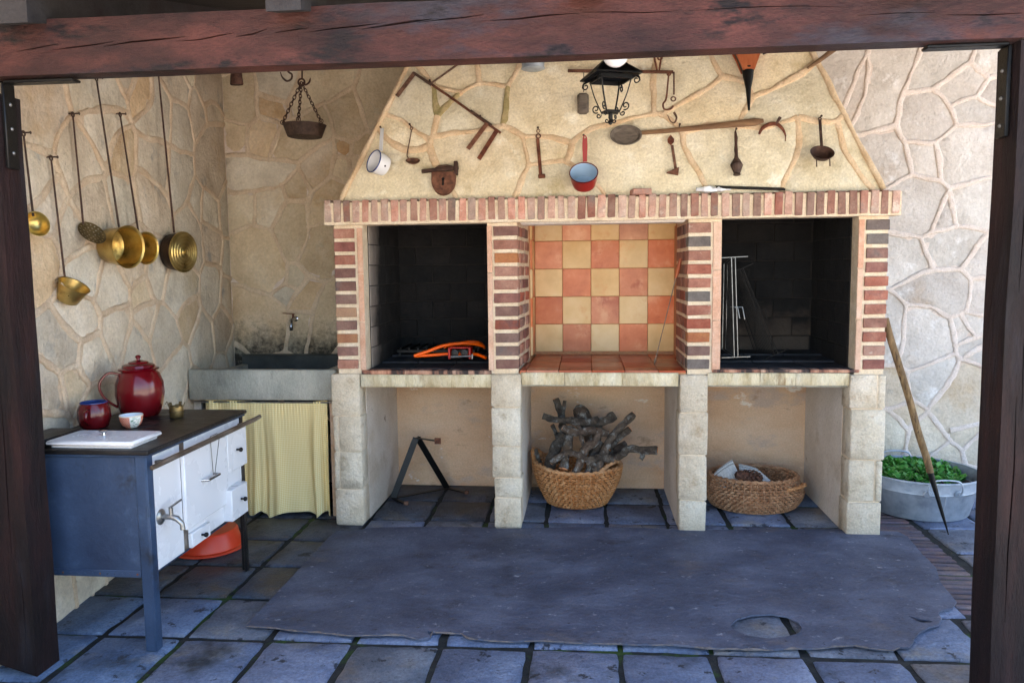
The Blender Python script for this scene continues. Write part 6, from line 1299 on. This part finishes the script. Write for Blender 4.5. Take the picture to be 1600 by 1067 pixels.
for k in range(72):
    f_ = k/72; h_ = .004+.13*f_; rr_ = .040*math.sin(math.pi*min(1, .12+f_*.86))**.8+.008; a = ga*k
    S_ = Mc @ Matrix.Translation((0, 0, h_)) @ Matrix.Rotation(a, 4, 'Z') @ Matrix.Rotation(R(-38), 4, 'Y')
    m.add([(.004, -.005, 0), (rr_, -.0085, .001), (rr_+.005, 0, .004), (rr_, .0085, .001), (.004, .005, 0), (rr_*.9, 0, -.005), (rr_+.001, 0, .008)], [(0, 1, 6, 3, 4), (0, 5, 1), (5, 2, 1), (5, 3, 2), (5, 4, 3), (0, 4, 5)], S_)
    m.add([(rr_, -.0085, .0012), (rr_+.005, 0, .0042), (rr_, .0085, .0012), (rr_+.001, 0, .0082)], [(0, 1, 3), (1, 2, 3)], S_, 1)
m.build('scales', [pine_m, pine_tip], t, smooth=30)['kind'] = 'stuff'
# ------------------------------------------------------------------ zinc tub with plants
tx, tyy = (2.1655, 0.55, 0.2325)[0], .56; trx = (2.5263, 0.55, 0.1654)[0]-tx
TR = trx
t = thing('zinc_tub', 'round galvanised zinc tub with wire handles beside the fireplace', 'tub', (tx, tyy, 0))
m = MB(); bowl(m, Matrix.Translation((tx, tyy, .002)), [(TR*.80, 0), (TR*.815, .006), (TR*.93, .165), (TR*.945, .172), (TR*.955, .178), (TR*.95, .184), (TR*.995, .25), (TR*1.0, .256)], .003, 64); m.build('wall', zinc, t)
m = MB(); ring(m, (tx, tyy, .258), (0, 0, 1), TR, .007, 64); m.build('rim', zinc, t)
for s_ in (-1, 1):
    m = MB(); yy = tyy+s_*TR*1.005; P_ = bez([(tx-.085, yy*1.0, .19), (tx-.10, yy+s_*.015, .23), (tx-.07, yy+s_*.02, .285), (tx+.07, yy+s_*.02, .285), (tx+.10, yy+s_*.015, .23), (tx+.085, yy, .19)]); m.tube(P_, .0055, 8); hd_ = m.build('handle', zinc, t)
    for dx in (-.09, .09):
        m = MB(); m.lathe([(.024, 0), (.022, .004), (0, .006)], 14, frame((tx+dx, tyy+s_*TR*.955, .195), (0, 0, 1), (0, s_, -.3))); m.build('lug', zinc, hd_)
m = MB(); m.bar((tx+.02, tyy-TR*.80+.002, .01), (tx+.025, tyy-TR*.935-.001, .17), .008, .005, (0, -1, 0)); m.build('seam', zinc, t)
m = MB(); m.lathe([(TR*.95, .175), (TR*.6, .19), (0, .20)], 40, Matrix.Translation((tx, tyy, 0))); m.v = [tuple(Vector(p)+Vector((0, 0, .012*n1(p, 14)))) for p in m.v]; o = m.build('tub_soil', soil_m, None, (tx, tyy, .18)); tag(o, 'dark soil filling the zinc tub', 'soil', None, 'stuff')
t = thing('leafy_plant', 'mass of bright green fleshy leafed plants growing in the tub', 'plant', (tx, tyy, .19)); m = MB(); rl_ = random.Random(4)
for k in range(180):
    rr_ = TR*.80*math.sqrt(rl_.random()); a = rl_.random()*6.283; px_, py_ = tx+rr_*math.cos(a)-.03, tyy+rr_*math.sin(a)+.03; hz = .215+.045*rl_.random()*(1-.4*rr_/TR)
    nl = rl_.randint(6, 10); t0 = rl_.random()*6
    m.tube([(px_, py_, .19), (px_, py_, hz)], .004, 5)
    for q in range(nl):
        b_ = t0+q*2.4; el = rl_.uniform(.25, 1.05); L2 = rl_.uniform(.024, .055); w2_ = L2*.38
        M = Matrix.Translation((px_, py_, hz+rl_.uniform(-.015, .012)))@Matrix.Rotation(b_, 4, 'Z')@Matrix.Rotation(-el, 4, 'Y')
        m.add([(0, 0, 0), (L2*.35, -w2_*.6, .001), (L2*.75, -w2_, .003), (L2, 0, .006), (L2*.75, w2_, .003), (L2*.35, w2_*.6, .001), (L2*.6, 0, -.003), (L2*.55, 0, .006)], [(0, 1, 7), (1, 2, 7), (2, 3, 7), (3, 4, 7), (4, 5, 7), (5, 0, 7), (1, 0, 6), (2, 1, 6), (3, 2, 6), (4, 3, 6), (5, 4, 6), (0, 5, 6)], M)
m.build('foliage', leaf_m, t, smooth=60)['kind'] = 'stuff'
# iron-shod pole leaning on the fireplace side
tp = vv((2.1257, 0.0352, 0.004)); up_ = vv((1.742, 0.0515, 1.2464)); d_ = up_-tp
t = thing('iron_tipped_pole', 'long worn wooden pole with black iron spike leaning by the tub', 'pole', tp)
def al(f_, s_=0): return tp+d_*f_+Vector((s_*.003, 0, 0))
m = MB(); m.tube([al(0), al(.1), al(.2), al(.27), al(.33)], [.003, .010, .013, .017, .020], 10); m.build('iron_spike', blackiron, t)
m = MB(); P_ = [al(.30), al(.36, 1), al(.5, -1), al(.65, 1), al(.8, 0), al(.93, -1), al(1.03)]; m.tube([p+nv(p, 3)*.003 for p in bez(P_, 4)], .021, 10); m.build('wooden_shaft', handlewood, t)
# ------------------------------------------------------------------ big worn sheet on the floor
out_ = [(-1.5284, -1.4263, 0.0), (-1.5371, -1.3056, 0.0), (-1.5365, -1.0046, 0.0), (-1.5358, -0.6489, 0.0), (-1.5396, -0.2667, 0.0), (-1.526, -0.1649, 0.0), (-1.4397, -0.1708, 0.0), (-1.35, -0.1075, 0.0), (-1.2569, -0.0781, 0.0), (-0.941, -0.0463, 0.0), (-0.6219, -0.0378, 0.0), (-0.5404, -0.0559, 0.0), (-0.3639, -0.0447, 0.0), (-0.0711, -0.0029, 0.0), (0.3188, 0.0103, 0.0), (0.5399, -0.0101, 0.0), (0.7013, 0.0002, 0.0), (1.0865, 0.0362, 0.0), (1.5402, 0.0537, 0.0), (1.725, 0.0431, 0.0), (1.8371, 0.0391, 0.0),
        (1.8616, -0.0466, 0.0), (1.8313, -0.3107, 0.0), (1.8119, -0.5285, 0.0), (1.7657, -0.6722, 0.0), (1.7617, -0.6884, 0.0), (1.7543, -0.7125, 0.0), (1.7453, -0.7748, 0.0), (1.7262, -0.9428, 0.0), (1.68, -1.0074, 0.0), (1.6126, -1.0455, 0.0), (1.5865, -1.08, 0.0), (1.5779, -1.1316, 0.0), (1.539, -1.19, 0.0), (1.484, -1.2182, 0.0), (1.4254, -1.2698, 0.0), (1.3845, -1.3189, 0.0), (1.3628, -1.3597, 0.0), (1.3268, -1.4116, 0.0), (1.2896, -1.4089, 0.0), (1.2529, -1.4385, 0.0), (1.1916, -1.4324, 0.0), (1.111, -1.4059, 0.0), (1.0431, -1.4165, 0.0), (0.9573, -1.4445, 0.0), (0.8534, -1.4468, 0.0), (0.7453, -1.4657, 0.0), (0.6145, -1.47, 0.0), (0.4822, -1.4799, 0.0), (0.3525, -1.4624, 0.0), (0.219, -1.4668, 0.0), (0.1118, -1.4637, 0.0), (-0.0504, -1.4701, 0.0), (-0.2143, -1.4654, 0.0), (-0.323, -1.4791, 0.0), (-0.4346, -1.4704, 0.0), (-0.517, -1.4593, 0.0), (-0.5484, -1.4209, 0.0), (-0.5887, -1.4179, 0.0), (-0.6403, -1.4158, 0.0), (-0.7035, -1.4145, 0.0), (-0.6815, -1.4657, 0.0), (-0.7238, -1.4918, 0.0), (-0.8024, -1.4572, 0.0), (-0.9112, -1.4769, 0.0), (-1.037, -1.4862, 0.0), (-1.1752, -1.461, 0.0), (-1.2931, -1.4578, 0.0), (-1.3908, -1.4347, 0.0)]
hole = [(0.6296, -1.2564, 0.0), (0.6725, -1.191, 0.0), (0.7465, -1.1471, 0.0), (0.8364, -1.1276, 0.0), (0.9022, -1.1488, 0.0), (0.9358, -1.2032, 0.0), (0.9377, -1.2582, 0.0), (0.9165, -1.3072, 0.0), (0.8472, -1.3471, 0.0), (0.767, -1.3702, 0.0), (0.6904, -1.3529, 0.0), (0.6446, -1.3095, 0.0)]
slitS = [(1.441, -1.1098, 0.0), (1.4903, -1.1379, 0.0), (1.5188, -1.1484, 0.0), (1.5275, -1.1663, 0.0), (1.4745, -1.1764, 0.0), (1.4568, -1.1529, 0.0)]
def dens(lp, st=.03, w=.0035):
    o2 = []
    for i in range(len(lp)):
        a, b2 = lp[i][:2], lp[(i+1) % len(lp)][:2]; n = max(1, int(math.dist(a, b2)/st))
        for k_ in range(n):
            p = (a[0]+(b2[0]-a[0])*k_/n, a[1]+(b2[1]-a[1])*k_/n); e = nv((p[0], p[1], 3), 23); o2.append((p[0]+e.x*w, p[1]+e.y*w))
    return o2
def sh_top(x, y):
    ed = max(0, (-1.30-y)/.14); ed = min(1, ed)
    rt = min(1, max(0, (x-1.45)/.3)) if y < -.3 else 0
    return .004*n1((x, y, 8), 2.2)+.013*ed*max(0, n1((x*1.0, 0, 3), 2.6)+.25)+.010*rt*max(0, n1((x, y, 5), 5)+.15)+.003
m = MB(); m.prism([dens(out_), dens(hole, .03, .002), dens(slitS, .03, .001)], .004, .0125, grid=.05, top=sh_top, both='uneven')
o = m.build('worn_floor_sheet', sheet_m, None, (0, -.7, .004), smooth=50); tag(o, 'large worn grey brown sheet with torn edges and oval hole on the floor', 'floor sheet')

fe = MB(); fr_ = [p for p in dens(out_, .02, .004) if p[1] < -1.27 and p[0] < 1.3]
fr_.sort(key=lambda p: p[0]); P_ = [Vector((p[0], p[1]+.002, .0085+sh_top(p[0], p[1])+.002*n1((p[0], 1, 2), 30))) for p in fr_]
fe.tube(P_, [max(.0012, .0035+.0045*n1((p[0], p[1], 4), 16)) for p in P_], 6); fe.build('frayed_edge', fray_m, o)
